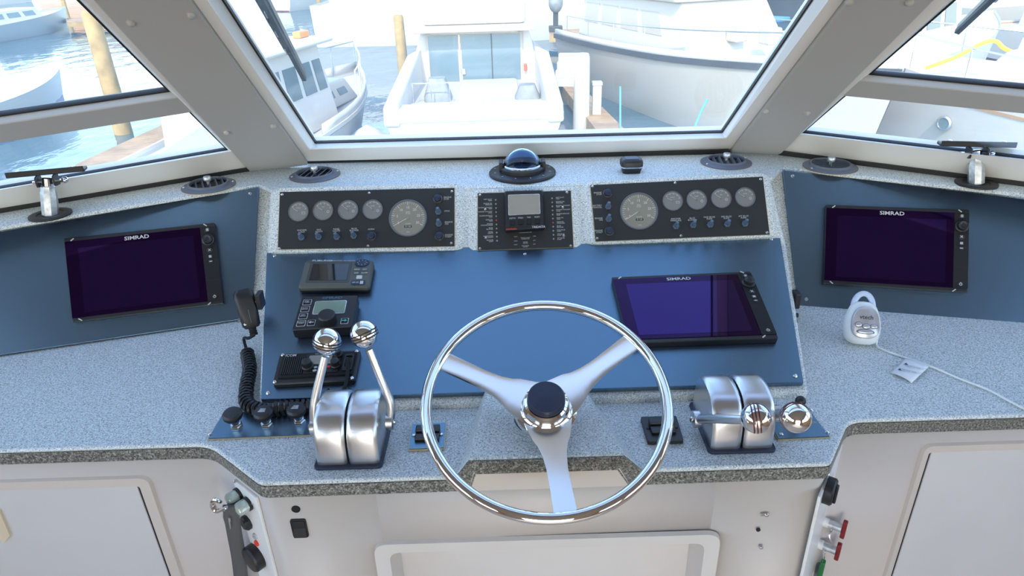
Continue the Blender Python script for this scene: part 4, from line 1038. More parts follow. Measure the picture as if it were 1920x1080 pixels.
b = MB(); b.lathe([(.0625,-.092),(.0625,-.086),(.059,-.085)], 40); b.build('flange_ring', M_STEEL, e)

# ================================================================ BABY MONITOR
bp_ = COUNTER.pt(1617, 650)
e = thing('baby_monitor', 'white egg-shaped baby monitor with blue handle standing on the right counter', 'baby monitor', T(bp_.x, bp_.y+.012, ZC) @ RZ(-14))
LEAN = T(0,0,.007) @ RX(-27)
def egg(k, z, y0, d): return [(.041*k*math.copysign(abs(math.cos(a))**.85, math.cos(a)), y0+d*math.sin(a), z) for a in [2*pi*i/32 for i in range(32)]]
prof = [(.50,-.006,.022),(.74,-.001,.030),(.90,.008,.034),(.98,.022,.034),(1.0,.034,.032),(.97,.048,.029),(.90,.062,.026),(.80,.074,.023),(.70,.083,.020),(.55,.090,.016),(.30,.094,.010),(.02,.095,.001)]
b = MB(); b.loft([egg(k, z, .002, d) for k, z, d in prof]); body = b.build('body', M_MONW, e, smooth=60, M=LEAN)
fm = LEAN @ T(0,-.0295,.046) @ RX(84)
oval = lambda w_, h_, n=26: [(w_*math.cos(a)*(1-.12*math.sin(a)), h_*math.sin(a)) for a in [2*pi*i/n for i in range(n)]]
sup = lambda w_, h_, n=36: [(math.copysign(abs(math.cos(a))**.75, math.cos(a))*w_*(1-.12*math.sin(a)), math.copysign(abs(math.sin(a))**.8, math.sin(a))*h_) for a in [2*pi*i/n for i in range(n)]]
b = MB(); b.loft([[(p[0],p[1],z) for p in sup(.0295*k,.037*k)] for k, z in ((1.02,-.008),(1,.003),(.95,.0045))]); fp = b.build('face_plate', M_MONS, e, smooth=40, M=fm)
text(fp, 'logo', 'vtech', .0135, (0,.012), .0049, M_TEXTD, bold=.015)
text(fp, 'label_text', '- -', .007, (0,.003), .0049, M_TEXTD)
for x, y, w_, h_ in ((-.0165,-.006,.0068,.0055),(0,-.009,.0078,.0055),(.0165,-.008,.0075,.0048),(-.001,-.0215,.0165,.0048)):
    b = MB(); b.loft([[(p[0]+x,p[1]+y,z) for p in oval(w_*1.18,h_*1.22)] for z in (.002,.0052)]); b.build('button_rim', M_VENT, fp, smooth=40)
    b = MB(); b.loft([[(p[0]+x,p[1]+y,z) for p in oval(w_*k,h_*k)] for k, z in ((1,.002),(1,.0062),(.75,.0072))]); b.build('button', M_MONS, fp, smooth=40)
hp = [(.0215*math.cos(a), .004, .080+.034*math.sin(a)) for a in [pi*i/16 for i in range(17)]]
b = MB(); b.tube(hp, .0068, 10); b.build('handle', M_MONB, e, smooth=70, M=LEAN)
cc = [COUNTER.pt(x, y)+V((0,0,.004)) for x, y in ((1643,649),(1652,657),(1690,671),(1745,690),(1796,712),(1850,733),(1895,757),(1940,780))]
inv = e.matrix_world.inverted()
b = MB(); pth = [inv @ p for p in ([bp_+V((.030,.02,.016)), bp_+V((.036,.01,.012))]+cc)]
b.tube(bez(pth, 8), .0024, 8); b.build('power_cord', M_MONW, e, smooth=80)
b = MB(); b.tube([pth[0]+V((-.006,0,0)), pth[1]], .0055, 10); b.build('plug', M_MONW, e)
# paper tag on the cord
it = Item('cord_tag', 'small white paper tag on the cord of the baby monitor', 'paper tag', COUNTER, 1706, 695); e2 = it.e
g = [it.L(x, y, .006) for x, y in ((1671,697),(1710,716),(1741,690),(1698,674))]
b = MB(); n = 6
def tg(a, c, z): p = V(g[0]).lerp(V(g[1]), a).lerp(V(g[3]).lerp(V(g[2]), a), c); return (p.x, p.y, .003+.006*c+.004*math.sin(a*3)+z)
b.strip([[tg(i/n, j/n, 0) for i in range(n+1)] for j in range(n+1)]); o = b.build('paper', M_PAPER, e2, smooth=60); o.modifiers.new('s','SOLIDIFY').thickness = .0006
for k, (a, c) in enumerate(((.62,.62),(.62,.36))):
    p = tg(a, c, .0012); text(e2, 'print', 'WARNING keep cord\naway from children', .0048, p[:2], p[2]+.0006, M_TEXTD, rot=-28)
for a, c in ((.22,.66),(.2,.28)):
    p = tg(a, c, .0012); b = MB(); b.prism([(-.004,-.003),(.004,-.003),(0,.004)], 0, .0003); b.build('warning_triangle', M_TEXTD, e2, smooth=0, M=T(p[0], p[1], p[2]) @ RZ(-28))

# ================================================================ THINGS ON THE CONSOLE FRONT
def mount(fr, x, y, h=.005): a, b_ = fr.loc(x, y, h); return fr.M(fr.w(a, b_, h))
e = thing('rocker_switch', 'black rocker switch on the beige console front at the left', 'switch', mount(FRONTC, 562, 989))
b = MB(); b.ring(rrect(.030,.046,.004), rrect(.025,.040,.003), -.001, .004); b.build('bezel', M_BLACK, e, bevel=.001)
b = MB(); b.add([(-.0125,-.020,.0),(.0125,-.020,.0),(.0125,.020,.0),(-.0125,.020,.0),(-.0125,-.020,.008),(.0125,-.020,.008),(.0125,0,.003),(-.0125,0,.003),(.0125,.020,.005),(-.0125,.020,.005)],
                [(0,3,2,1),(4,5,6,7),(7,6,8,9),(0,1,5,4),(1,2,8,6,5),(3,0,4,7,9),(2,3,9,8)]); b.build('rocker', M_BLACK, e, smooth=0, bevel=.001)
b = MB(); b.lathe([(.0082,-.002),(.0082,.002),(.006,.003)], 20); tag(b.build('hole_plug', M_RUB, M=mount(FRONTC, 555, 954)), 'round black plug just above the black rocker switch', 'plug')
e = thing('screw_bracket', 'small steel screw with a bent clip, uppermost on the right of the console front', 'screw', mount(FRONTC, 1437, 965))
screw(e, (0,0), .001, .0045); b = MB(); b.box(-.011,.002,-.003,.003,0,.001); b.build('clip', M_STEEL, e, smooth=0)
b = MB(); b.lathe([(.0042,-.002),(.0042,.0004)], 14); tag(b.build('screw_hole', M_GASK, M=mount(FRONTC, 1422, 994)), 'empty black screw hole between two screws on the console front', 'screw hole')
b = MB(); b.lathe([(.0046,0),(.0046,.001),(.0035,.0028),(.0012,.0035)], 12); tag(b.build('round_screw', M_STEEL, M=mount(FRONTC, 1427, 1026)), 'lone round-headed screw, lowest on the right of the console front', 'screw')

# left chamfer: white switch plate
def ch_item(fr, name, label, px_top_in, px_top_out):
    a = fr.loc(*px_top_in, .008); c = fr.loc(*px_top_out, .008)
    u0, u1 = min(a[0], c[0]), max(a[0], c[0]); v1 = (a[1]+c[1])/2
    e = thing(name, label, 'switch plate', fr.M(fr.w(u0, v1, .005)))
    return e, u1-u0, (u0, v1)
M_PLW = mat('white_acrylic', (.82,.82,.80), .3)
e, w_, org = ch_item(CHL, 'battery_switch_plate', 'white switch plate with two clear knobs on the left corner of the console', (437,891), (484,940))
b = MB(); b.box(0, w_, -.42, 0, 0, .006); b.build('plate', M_PLW, e, smooth=0, bevel=.0015)
def cl_(fr, org, x, y, h=.011): a, c = fr.loc(x, y, h); return a-org[0], c-org[1]
M_CLEAR = mat('clear_green_plastic', (.42,.48,.42), .12, spec=.8, coat=.5)
for x, y in ((441,931),(459,948)):
    p = cl_(CHL, org, x, y, .02); b = MB(); n = 24
    b.loft([[(rr_*(1+(.09 if i % 3 == 0 else 0))*math.cos(2*pi*i/n), rr_*(1+(.09 if i % 3 == 0 else 0))*math.sin(2*pi*i/n), z) for i in range(n)] for rr_, z in ((.0125,0),(.0125,.022),(.010,.026),(.006,.027))])
    k = b.build('clear_knob', M_CLEAR, e, M=T(*p, .006)); s = MB(); s.lathe([(.015,0),(.015,.006)], 24); s.build('knob_base', M_BLACK, k)
p = cl_(CHL, org, 462, 980, .015); b = MB(); b.lathe([(.016,0),(.016,.008),(.012,.012)], 8); b.build('breaker', M_BLACK, e, M=T(*p, .006))
for x, y, m in ((480,1004,M_GALV),(483,1017,M_RED)):
    p = cl_(CHL, org, x, y, .01); b = MB(); b.lathe([(.007,0),(.007,.003),(.004,.005)], 14); b.build('indicator', m, e, M=T(*p, .006))
p = cl_(CHL, org, 476, 1046, .02); b = MB(); b.lathe([(.029,0),(.029,.016),(.026,.020),(.02,.021)], 30); b.build('selector_knob', M_BLACK, e, M=T(*p, .006))
for x, y in ((440,903),(474,944)): screw(e, cl_(CHL, org, x, y, .011), .006, .0035)
text(e, 'label_text', 'BATTERY 1\nBATTERY 2', .007, (w_*.62, -.03), .0064, M_TEXTD, rot=0)
# strap hanging from the plate
p0 = CHL.pt(441,945,.03); o = CHL.w(*CHL.loc(428,945,.03), .03)
e = thing('hanging_strap', 'grey strap with chrome snap hook hanging on the left corner of the console', 'strap', CHL.M(o))
lc = lambda x, y, h: (lambda a: (a[0]-CHL.loc(428,945,.03)[0], a[1]-CHL.loc(428,945,.03)[1], h-.03))(CHL.loc(x, y, h))
ctr = [lc(438,946,.020), lc(432,947,.040), lc(433,962,.044), lc(439,1000,.040), lc(447,1045,.036), lc(452,1090,.034), lc(456,1130,.034)]
P = bez(ctr, 5); b = MB(); rows = []
for i, p in enumerate(P): rows.append([p+V((CHL.u.x,0,CHL.n.x))*(s*.015) for s in (-1,-.33,.33,1)])
b.strip(rows); so_ = b.build('strap', M_LANY, e, smooth=60); so_.modifiers.new('s','SOLIDIFY').thickness = .0025
b = MB(); hk = [lc(424,952,.05), lc(408,958,.056), lc(398,947,.058), lc(402,938,.056), lc(414,941,.052)]
b.tube(bez(hk, 6), [.0035+.0025*math.sin(pi*i/24) for i in range(25)], 10); b.build('snap_hook', M_CHROME, e)
b = MB(); ri = [lc(425,950,.05), lc(419,965,.050), lc(424,982,.046), lc(432,990,.044), lc(430,970,.048)]
b.tube(bez(ri, 6), .0022, 8); b.build('split_wire', M_STEEL, e)

# right chamfer: white plate, rotary switch, two red keys
e, w_, org = ch_item(CHR, 'engine_switch_plate', 'white switch plate on the right corner of the console with a black rotary switch', (1546,889), (1580,841))
b = MB(); b.box(0, w_, -.42, 0, 0, .006); b.build('plate', M_PLW, e, smooth=0, bevel=.0015)
p = cl_(CHR, org, 1557, 921, .02)
b = MB(); b.lathe([(.027,0),(.027,.014),(.024,.017)], 30); k = b.build('rotary_switch', M_BLACK, e, M=T(*p, .006)); s = MB(); s.box(-.004,.004,-.024,.020,.016,.022); s.build('grip', M_BLACK, k, smooth=0, bevel=.002)
for s_ in ((1553,890),(1578,848)): screw(e, cl_(CHR, org, *s_, .011), .006, .0035)
text(e, 'label_text', 'ENGINE\nBATTERY', .007, (w_*.45, -.035), .0064, M_TEXTD)
for y in (960, 1003): text(e, 'label_text', 'ENGINE ROOM', .005, cl_(CHR, org, 1545, y, .011), .0064, M_TEXTD)
def red_key(name, label, x, y, x2, y2):
    a = CHR.loc(x, y, .011); m = CHR.M(CHR.w(a[0], a[1], .011)); e = thing(name, label, 'key', m, 'red keys on the right switch plate')
    b = MB(); b.lathe([(.0095,0),(.0095,.036)], 16); b.build('lock_barrel', M_GALV, e)
    b = MB(); b.lathe([(.0105,0),(.0105,.010)], 16); b.build('clear_collar', M_PLW, e)
    b = MB(); b.prism(rrect(.014,.048,.005), .036, .045); b.build('key_head', M_REDP, e, bevel=.002)
    return e, m
e, m = red_key('ignition_key', 'upper red-headed key with a wire ring in the right switch plate', 1545, 978, 1575, 988)
b = MB(); b.tube([(.016*math.cos(2*pi*i/28), -.025+.016*math.sin(2*pi*i/28), .020+.004*math.sin(4*pi*i/28)) for i in range(28)], .0014, 6, closed=True); b.build('key_ring', M_STEEL, e)
e, m = red_key('ignition_key', 'lower red-headed key carrying a green float tag in the right switch plate', 1535, 1019, 1563, 1028)
b = MB(); b.tube([(.004*math.cos(2*pi*i/20), -.026+.012*math.sin(2*pi*i/20), .016) for i in range(20)], .0014, 6, closed=True); b.build('key_ring', M_STEEL, e)
b = MB(); b.ring(circ(.007,18), circ(.0045,18), -.002, .002); b.build('tag_loop', M_GREEN, e, M=T(.002,-.041,.016))
b = MB(); b.prism([(-.010,-.10),(.014,-.10),(.012,-.048),(-.004,-.046)], .012, .022); b.build('float_tag', M_GREEN, e, smooth=0, bevel=.003)
a = CHR.loc(1527, 1062, .011); e = thing('breaker_box', 'dark grey box with white stripes at the foot of the right switch plate', 'breaker', CHR.M(CHR.w(a[0], a[1], .011)))
b = MB(); b.box(-.016,.016,-.05,.03,0,.014); b.build('body', M_VENT, e, smooth=0, bevel=.003)
for k in range(3): b = MB(); b.box(-.010,.010,-.02+.012*k,-.017+.012*k,.014,.0144); b.build('stripe', M_TEXT, e, smooth=0)

# small holder on the right flank of the centre body
bp_ = dp(1489, 561, 1.47); e = thing('microphone_holder', 'small black empty microphone clip on the right flank of the centre console', 'clip', Mx.Translation(bp_))
b = MB(); b.cb((.004,0,0),(.014,.03,.040)); b.build('clip_plate', M_BLACK, e, smooth=0, bevel=.003)
for y in (-.045, -.062):
    b = MB(); b.tube([(-.004,.0,y),(.016,.0,y)], .006, 10); b.build('peg', M_BLACK, e)

# ================================================================ OUTSIDE: THE MARINA
X_WHITE = mat('boat_white', (.62,.585,.54), .35, spec=.4)
X_CREAM = mat('boat_cream', (.52,.47,.40), .4)
X_BLUEG = mat('boat_pale_blue', (.40,.43,.44), .35)
X_TEAL = mat('teal_canvas', (.10,.42,.42), .7)
X_BLUEC = mat('blue_canvas', (.05,.25,.55), .7)
X_NAVY = mat('navy_stripe', (.02,.06,.22), .4)
X_GREY = mat('grey_vinyl_cover', (.30,.31,.30), .7, var=.2, vscale=3)
X_GLASS = mat('boat_window', (.10,.15,.17), .08, spec=.8)
X_GLASSB = mat('sliding_door_glass', (.16,.23,.26), .10, spec=.8)
X_DARK = mat('dark_trim', (.06,.065,.07), .5)
X_BOOT = mat('red_brown_bottom_paint', (.12,.05,.045), .6)
X_FEND = mat('blue_fender', (.03,.05,.45), .45)
X_DOCK = mat('weathered_dock_timber', (.42,.27,.15), .8, var=.25, vscale=2)
X_PILE = mat('piling_timber', (.42,.28,.12), .8, var=.25, vscale=2.5)
X_ORANGE = mat('orange_plastic', (.75,.30,.10), .5)
X_YEL = mat('yellow_hose', (.85,.65,.05), .5)
X_ROPE = mat('blue_rope', (.12,.42,.62), .7)
X_TEAK = mat('teak_trim', (.42,.24,.12), .5)
X_SKID = mat('nonskid_deck', (.45,.45,.43), .75, bump=1, bscale=120, var=.2, vscale=60)
X_RAIL = mat('rail_steel', (.75,.76,.77), .2, .9)
X_TREE = mat('far_shore_green', (.10,.13,.07), .9, var=.4, vscale=.3)
X_ROOF = mat('far_building', (.55,.30,.16), .8)

# water
def water_mat():
    m = mat('harbour_water', (.045,.12,.16), .06, spec=.6); N = m.node_tree.nodes; Lk = m.node_tree.links; b = N['Principled BSDF']
    g = N.new('ShaderNodeNewGeometry'); mp = N.new('ShaderNodeMapping'); mp.inputs['Scale'].default_value = (1, .55, 1); Lk.new(g.outputs['Position'], mp.inputs[0])
    t = N.new('ShaderNodeTexNoise'); t.inputs['Scale'].default_value = .9; t.inputs['Detail'].default_value = 4; Lk.new(mp.outputs[0], t.inputs['Vector'])
    bp = N.new('ShaderNodeBump'); bp.inputs['Strength'].default_value = .35; bp.inputs['Distance'].default_value = .12; Lk.new(t.outputs[0], bp.inputs['Height']); Lk.new(bp.outputs[0], b.inputs['Normal'])
    return m
b = MB(); b.add([(-400,-60,ZW),(400,-60,ZW),(400,700,ZW),(-400,700,ZW)], [(0,1,2,3)])
tag(b.build('harbour_water', water_mat(), smooth=0), 'pale rippled harbour water between the moored boats', 'water', kind='stuff')

def WP(x, y, h=0): return lvl(ZW+h).pt(x, y)
def boat_frame(stern, bow):
    a, c = WP(*stern), WP(*bow); d = c-a; az = math.atan2(d.y, d.x)
    return Mx.Translation(a) @ Mx.Rotation(az, 4, 'Z'), d.length
def at_z(M, p): return M @ V(p)

def stations(L, B, f0, f1, n=14, full=.45, tr=.9, rake=.25):
    out = []
    for i in range(n+1):
        s = i/n; q = max(0, (s-full)/(1-full)); hb = B/2*(1-q**2.2)*(tr+(1-tr)*min(1, s/.3)); hb = max(hb, .015)
        z = f0+(f1-f0)*s**1.8; out.append((s*L, hb, z, s))
    return out
def hull(e, L, B, f0, f1, m=None, bottom=X_BOOT, stripe=None, rub=None, full=.45, tr=.9, rake=.25, deckz=.12, deck=None, flare=.80):
    st = stations(L, B, f0, f1, 14, full, tr, rake)
    def xs(x, z, s, zs): return x + rake*max(0, z)*s**4
    def row(k0, k1):      # heights as fractions of sheer
        pass
    b = MB(); port = []; star = []
    fr = (0, .12, .45, .8, 1)
    for sg in (-1, 1):
        rows = []
        for x, hb, z, s in st:
            rows.append([(xs(x, z*f, s, z), sg*hb*(flare+(1-flare)*f**.8) , z*f) for f in fr])
        b.strip(rows)
    x, hb, z, s = st[0]
    b.strip([[(0, -hb*(flare+(1-flare)*f**.8), z*f) for f in fr], [(0, hb*(flare+(1-flare)*f**.8), z*f) for f in fr]])
    h = b.build('hull', m or X_WHITE, e, smooth=40)
    b = MB()
    for sg in (-1, 1): b.strip([[(x, sg*hb*flare*1.005, .10), (x, sg*hb*flare*.97, -.35)] for x, hb, z, s in st])
    b.strip([[(-.01, -st[0][1]*flare, .10), (-.01, -st[0][1]*flare, -.35)], [(-.01, st[0][1]*flare, .10), (-.01, st[0][1]*flare, -.35)]])
    b.build('boot_stripe', bottom, h, smooth=40)
    b = MB(); b.strip([[(xs(x, z, s, z), -hb*.985, z-deckz), (xs(x, z, s, z), hb*.985, z-deckz)] for x, hb, z, s in st]); b.build('deck', deck or X_WHITE, e, smooth=40)
    def band(f, w_, mm, nm, o=.03, d=.02):
        for sg in (-1, 1):
            b = MB(); P = [V((xs(x, z*f, s, z), sg*(hb*(flare+(1-flare)*f**.8)+o), z*f)) for x, hb, z, s in st]
            b.loft([[p+V((0,-sg*o*1.3,-w_/2)), p+V((0,0,-w_/2)), p+V((0,0,w_/2)), p+V((0,-sg*o*1.3,w_/2))] for p in P]); b.build(nm, mm, e, smooth=40)
    if stripe: band(stripe[0], stripe[1], stripe[2], 'hull_stripe', .012)
    if rub: band(rub[0], rub[1], rub[2], 'rub_rail', .05)
    return st
def house(e, name, x0, x1, w0, w1, z0, z1, lean0=.1, lean1=.5, m=None, parent=None):
    """cabin: x0 aft, x1 forward, w widths at foot and top, ends leaning in"""
    b = MB(); B_ = [(x0,-w0/2,z0),(x1,-w0/2,z0),(x1,w0/2,z0),(x0,w0/2,z0)]; T_ = [(x0+lean0,-w1/2,z1),(x1-lean1,-w1/2,z1),(x1-lean1,w1/2,z1),(x0+lean0,w1/2,z1)]
    b.loft([B_, T_]); return b.build(name, m or X_WHITE, parent or e, smooth=0, bevel=.06), B_, T_
def winquad(parent, Bq, Tq, i, j, a0, a1, c0, c1, m, name='window', out=.02, frame=None):
    """window on the house side between base corners i,j: a along, c up"""
    p = [V(Bq[i]).lerp(V(Bq[j]), a) .lerp(V(Tq[i]).lerp(V(Tq[j]), a), c) for a, c in ((a0,c0),(a1,c0),(a1,c1),(a0,c1))]
    n = (p[1]-p[0]).cross(p[3]-p[0]).normalized()
    ctr = sum((V(q) for q in Bq), V())/4
    if n.dot(p[0]-ctr) < 0: n = -n
    b = MB(); b.loft([[q - n*.02 for q in p], [q + n*out for q in p]]); w_ = b.build(name, m, parent, smooth=0)
    return w_
def rail(e, pts, h, r=.02, m=None, name='rail', step=1):
    for o_ in (h,):
        b = MB(); b.tube([V(p)+V((0,0,o_)) for p in pts], r, 6); b.build(name, m or X_RAIL, e)
    for p in pts[::step]:
        b = MB(); b.tube([V(p), V(p)+V((0,0,h))], r*.8, 6); b.build('stanchion', m or X_RAIL, e)
def sheer(st, sg, k0, k1, inset=.05, rake=.25): return [(x+rake*z*s**4, sg*max(0, hb-inset), z) for x, hb, z, s in st[k0:k1]]

# ---------------------------------------------------------------- motor yacht straight ahead, seen from astern
ctr = WP(897, 258); SH = 1.2; M0 = Mx.Translation((ctr.x, ctr.y-1.0-SH, ZW)) @ RZ(90)
e = thing('motor_yacht', 'white motor yacht straight ahead, stern with three glass doors towards us', 'boat', M0)
st = hull(e, 13.5+SH, 4.7, 1.15, 2.0, X_WHITE, X_DARK, tr=.97)
def Wl(x, y, Y): d = ray(x, y); return M0.inverted() @ (CAM + d*(Y/d.y))
YB = (M0 @ V((3.6+SH,0,0))).y          # cabin aft wall
zt, zb = Wl(890,62,YB).z, Wl(890,176,YB).z
xl_, xr_ = Wl(800,70,YB).y, Wl(980,70,YB).y
xl0, xr0 = Wl(762,180,YB).y, Wl(1022,180,YB).y
b = MB(); x0 = 3.6+SH
b.loft([[(x0, xl0, .6), (x0, xr0, .6), (x0, xr0, zb+.1), (x0+.05, xr_-.18, zt+.1), (x0+.05, xl_+.18, zt+.1), (x0, xl0, zb+.1)], [(9.5+SH, 1.7, .9), (9.5+SH, -1.7, .9), (9.3+SH, -1.6, 1.6), (8.3+SH, -1.2, zt+.1), (8.3+SH, 1.2, zt+.1), (9.3+SH, 1.6, 1.6)]])
b.build('cabin', X_WHITE, e, smooth=0, bevel=.05)
b = MB(); b.box(x0-.75, 8.6+SH, xr_-.35, xl_+.35, zt+.10, zt+.26); b.build('hardtop', X_WHITE, e, smooth=0, bevel=.06)
b = MB(); b.box(x0-.6, x0+.02, xr_+.15, xl_-.15, zt+.06, zt+.10); b.build('soffit', X_CREAM, e, smooth=0)
b = MB(); b.box(x0-.3, 7.6+SH, xr_-.1, xl_+.1, zt+.26, zt+.95); b.build('bridge_coaming', X_WHITE, e, smooth=0, bevel=.15)
b = MB(); b.box(x0+1.2, x0+2.3, xr_+.4, xl_-.4, zt+.95, zt+1.45); b.build('bridge_seat', X_WHITE, e, smooth=0, bevel=.1)
d0, d1 = Wl(804,68,YB), Wl(979,175,YB)
fy = lambda px: Wl(px,120,YB).y
b = MB(); b.box(x0-.035, x0, fy(980), fy(802), zb, zt); fr_o = b.build('door_frame', X_CREAM, e, smooth=0)
for a, c in ((806,860),(867,922),(924,976)):
    b = MB(); b.box(x0-.05, x0-.03, fy(c), fy(a), zb+.06, zt-.05); b.build('door_pane', X_GLASSB, e, smooth=0)
for a in (863.5, 923):
    b = MB(); b.box(x0-.065, x0-.03, fy(a+.9), fy(a-.9), zb+.03, zt-.03); b.build('door_stile', X_DARK if a > 900 else X_RAIL, e, smooth=0)
b = MB(); b.box(x0-.12, x0-.05, fy(872), fy(866), zb+.62, zb+.78); b.build('door_handle', X_WHITE, e, smooth=0, bevel=.01)
# cockpit sides, transom, covered seats
for sg in (1, -1):
    b = MB(); yy = [xl0, xr0][sg < 0]
    b.loft([[(-.1, sg*2.28, .9), (-.1, sg*1.85, .9), (-.1, sg*1.85, 1.5), (-.1, sg*2.25, 1.42)], [(x0+.1, sg*2.36, 1.0), (x0+.1, sg*1.75, 1.0), (x0+.1, sg*1.75, 2.15), (x0+.1, sg*2.2, 1.95)]]); b.build('cockpit_coaming', X_WHITE, e, smooth=0, bevel=.08)
b = MB(); b.box(-.04, .55, -2.1, 2.1, .95, 1.35); b.build('transom_seat', X_WHITE, e, smooth=0, bevel=.08)
b = MB(); b.box(.5, x0, -1.9, 1.9, .55, .62); b.build('cockpit_sole', X_CREAM, e, smooth=0)
b = MB(); b.box(x0-1.5, x0-.3, -1.2, .55, .6, 1.25); b.build('engine_box', X_WHITE, e, smooth=0, bevel=.1)
def cover(px, py, w_, d_, h_):
    CX = x0-2.4; p = Wl(px, py, (M0 @ V((CX,0,0))).y)
    b = MB(); b.loft([[(CX+(q[0]), p.y+q[1], z) for q in rrect(d_*k, w_*k, .15*k)] for k, z in ((1,.62),(1,.62+h_*.55),(.6,.62+h_))]); b.build('seat_cover', X_GREY, e, smooth=50)
cover(826, 240, .75, .7, 1.05); cover(990, 240, .72, .7, .8)
b = MB(); b.cb((x0-.1, Wl(985,125,YB).y, Wl(985,125,YB).z), (.08,.10,.22)); b.build('tail_light', mat('red_lamp',(.75,.13,.06),.4), e, smooth=0, bevel=.02)
b = MB(); b.box(x0-3.6, x0-3.1, -1.8, 1.8, .6, 1.15); b.build('cockpit_bench', X_WHITE, e, smooth=0, bevel=.08)
rail(e, [(x0-3.1,y_,1.15) for y_ in (1.7,1.2,.7)], .5, .018)

# ---------------------------------------------------------------- trawler to the left, with blue fenders
M1, L1 = boat_frame((330,400), (668,214))
L1 = max(L1, 9.0)
e = thing('trawler', 'white pilothouse trawler at the left of the centre windshield, bow pointing away', 'boat', M1)
st = hull(e, L1, 3.9, .8, 1.35, X_BLUEG, X_BOOT, rub=(.99,.10,X_WHITE), rake=.35)
b = MB()
for sg in (-1, 1):
    q = MB(); q.strip([[(x+.35*z*s**4, sg*hb, z), (x+.35*(z+.4)*s**4, sg*hb*1.01, z+.26)] for x, hb, z, s in st[5:]]); o = q.build('bulwark', X_WHITE, e, smooth=40); o.modifiers.new('s','SOLIDIFY').thickness = .06
hs, Bq, Tq = house(e, 'pilothouse', L1*.20, L1*.57, 2.9, 2.6, .8, 2.85, .1, .45)
for a0, a1 in ((.06,.27),(.33,.52),(.58,.76),(.81,.94)):
    winquad(hs, Bq, Tq, 0, 1, a0, a1, .45, .82, X_GLASS)
    winquad(hs, Bq, Tq, 2, 3, a0, a1, .45, .82, X_GLASS)
for a0, a1 in ((.05,.32),(.37,.63),(.68,.95)): winquad(hs, Bq, Tq, 1, 2, a0, a1, .5, .85, X_GLASS)
b = MB(); b.box(L1*.16, L1*.56, -1.6, 1.6, 2.85, 2.97); b.build('roof', X_WHITE, e, smooth=0, bevel=.05)
hs2, Bq2, Tq2 = house(e, 'trunk_cabin', L1*.54, L1*.78, 2.3, 2.0, 1.0, 1.65, 0, .5, X_CREAM)
for a0, a1 in ((.15,.4),(.55,.8)): winquad(hs2, Bq2, Tq2, 0, 1, a0, a1, .4, .7, X_GLASS, 'port_light')
b = MB(); b.tube([(L1*.4,0,2.9),(L1*.4,0,7.0)], .06, 8); b.build('mast', X_WHITE, e)
b = MB(); b.tube([(L1*.4,0,4.2),(L1*.15,0,4.4)], .04, 8); b.build('boom', X_WHITE, e)
rail(e, sheer(st, -1, 9, 15, .08, .35)+sheer(st, 1, 9, 14, .08, .35)[::-1], 0.9, .022)
b = MB(); b.cb((L1*.52, -.9, 3.05),(.5,.22,.16)); b.build('amber_light', X_ORANGE, e, smooth=0, bevel=.03)
def fender(label, x, y, Yoff):
    p = WP(x, y, .55); f = thing('fender', label, 'fender', Mx.Translation(p - V((0,0,.28))), 'blue fenders on the trawler')
    b = MB(); b.lathe([(.03,-.02),(.07,.02),(.125,.10),(.13,.42),(.10,.50),(.04,.55),(.03,.62)], 16); b.build('fender_body', X_FEND, f)
    b = MB(); b.tube([(0,0,.6),(0,.05,1.15)], .012, 6); b.build('lanyard', X_WHITE, f)
fender('blue fender on the trawler hull, the nearer of the pair', 630, 216, 0)
fender('blue fender on the trawler hull, the farther of the pair', 662, 196, 0)
# mooring buoy cone in the gap
p = WP(690, 263, .25); b = MB(); b.lathe([(.55,-.3),(.62,.05),(.25,.30),(.02,.42)], 12); tag(b.build('mooring_buoy', X_WHITE, M=Mx.Translation(p)), 'white pointed mooring buoy low in front of the trawler bow', 'buoy')

# ---------------------------------------------------------------- cruiser to the right
M2, L2 = boat_frame((1085,150), (1560,330))
L2 = max(L2, 12); M2 = Mx.Translation((.9,.5,0)) @ M2
e = thing('cabin_cruiser', 'white cabin cruiser to the right of the centre windshield, its side towards us', 'boat', M2)
st = hull(e, L2, 4.3, 1.75, 2.3, X_CREAM, X_DARK, rub=(.985,.16,X_DARK), tr=.92, full=.5)
b = MB()
for sg in (-1, 1):
    q = MB(); q.strip([[(x+.25*z*s**4, sg*hb, z), (x+.25*z*s**4, sg*hb*.99, z+.22)] for x, hb, z, s in st]); o = q.build('toe_rail', X_WHITE, e, smooth=40); o.modifiers.new('s','SOLIDIFY').thickness = .10
hs, Bq, Tq = house(e, 'cabin', L2*.10, L2*.66, 3.3, 2.9, 1.7, 3.35, .2, 1.3)
for a0, a1 in ((.05,.20),(.24,.40),(.44,.60),(.64,.80)):
    winquad(hs, Bq, Tq, 0, 1, a0, a1, .42, .80, X_CREAM, 'window_cover'); winquad(hs, Bq, Tq, 2, 3, a0, a1, .42, .80, X_GLASS)
for a0, a1 in ((.06,.31),(.37,.63),(.69,.94)): winquad(hs, Bq, Tq, 1, 2, a0, a1, .35, .8, X_CREAM, 'windshield_cover')
b = MB(); b.box(L2*.08, L2*.58, -1.75, 1.75, 3.35, 3.5); b.build('cabin_roof', X_WHITE, e, smooth=0, bevel=.08)
hs3, Bq3, Tq3 = house(e, 'bridge_enclosure', L2*.02, L2*.30, 2.9, 2.6, 3.5, 5.0, .1, .5, X_TEAL)
for i, j in ((0,1),(1,2),(3,0),(2,3)):
    for a0, a1 in ((.06,.46),(.54,.94)): winquad(hs3, Bq3, Tq3, i, j, a0, a1, .2, .85, X_GLASS, 'clear_curtain')
b = MB(); b.box(L2*.01, L2*.29, -1.5, 1.5, 5.0, 5.12); b.build('bridge_top', X_WHITE, e, smooth=0, bevel=.05)
b = MB(); b.tube([(L2*.30,-.4,3.5),(L2*.30,-.4,7.5)], .07, 8); b.build('mast', X_WHITE, e)
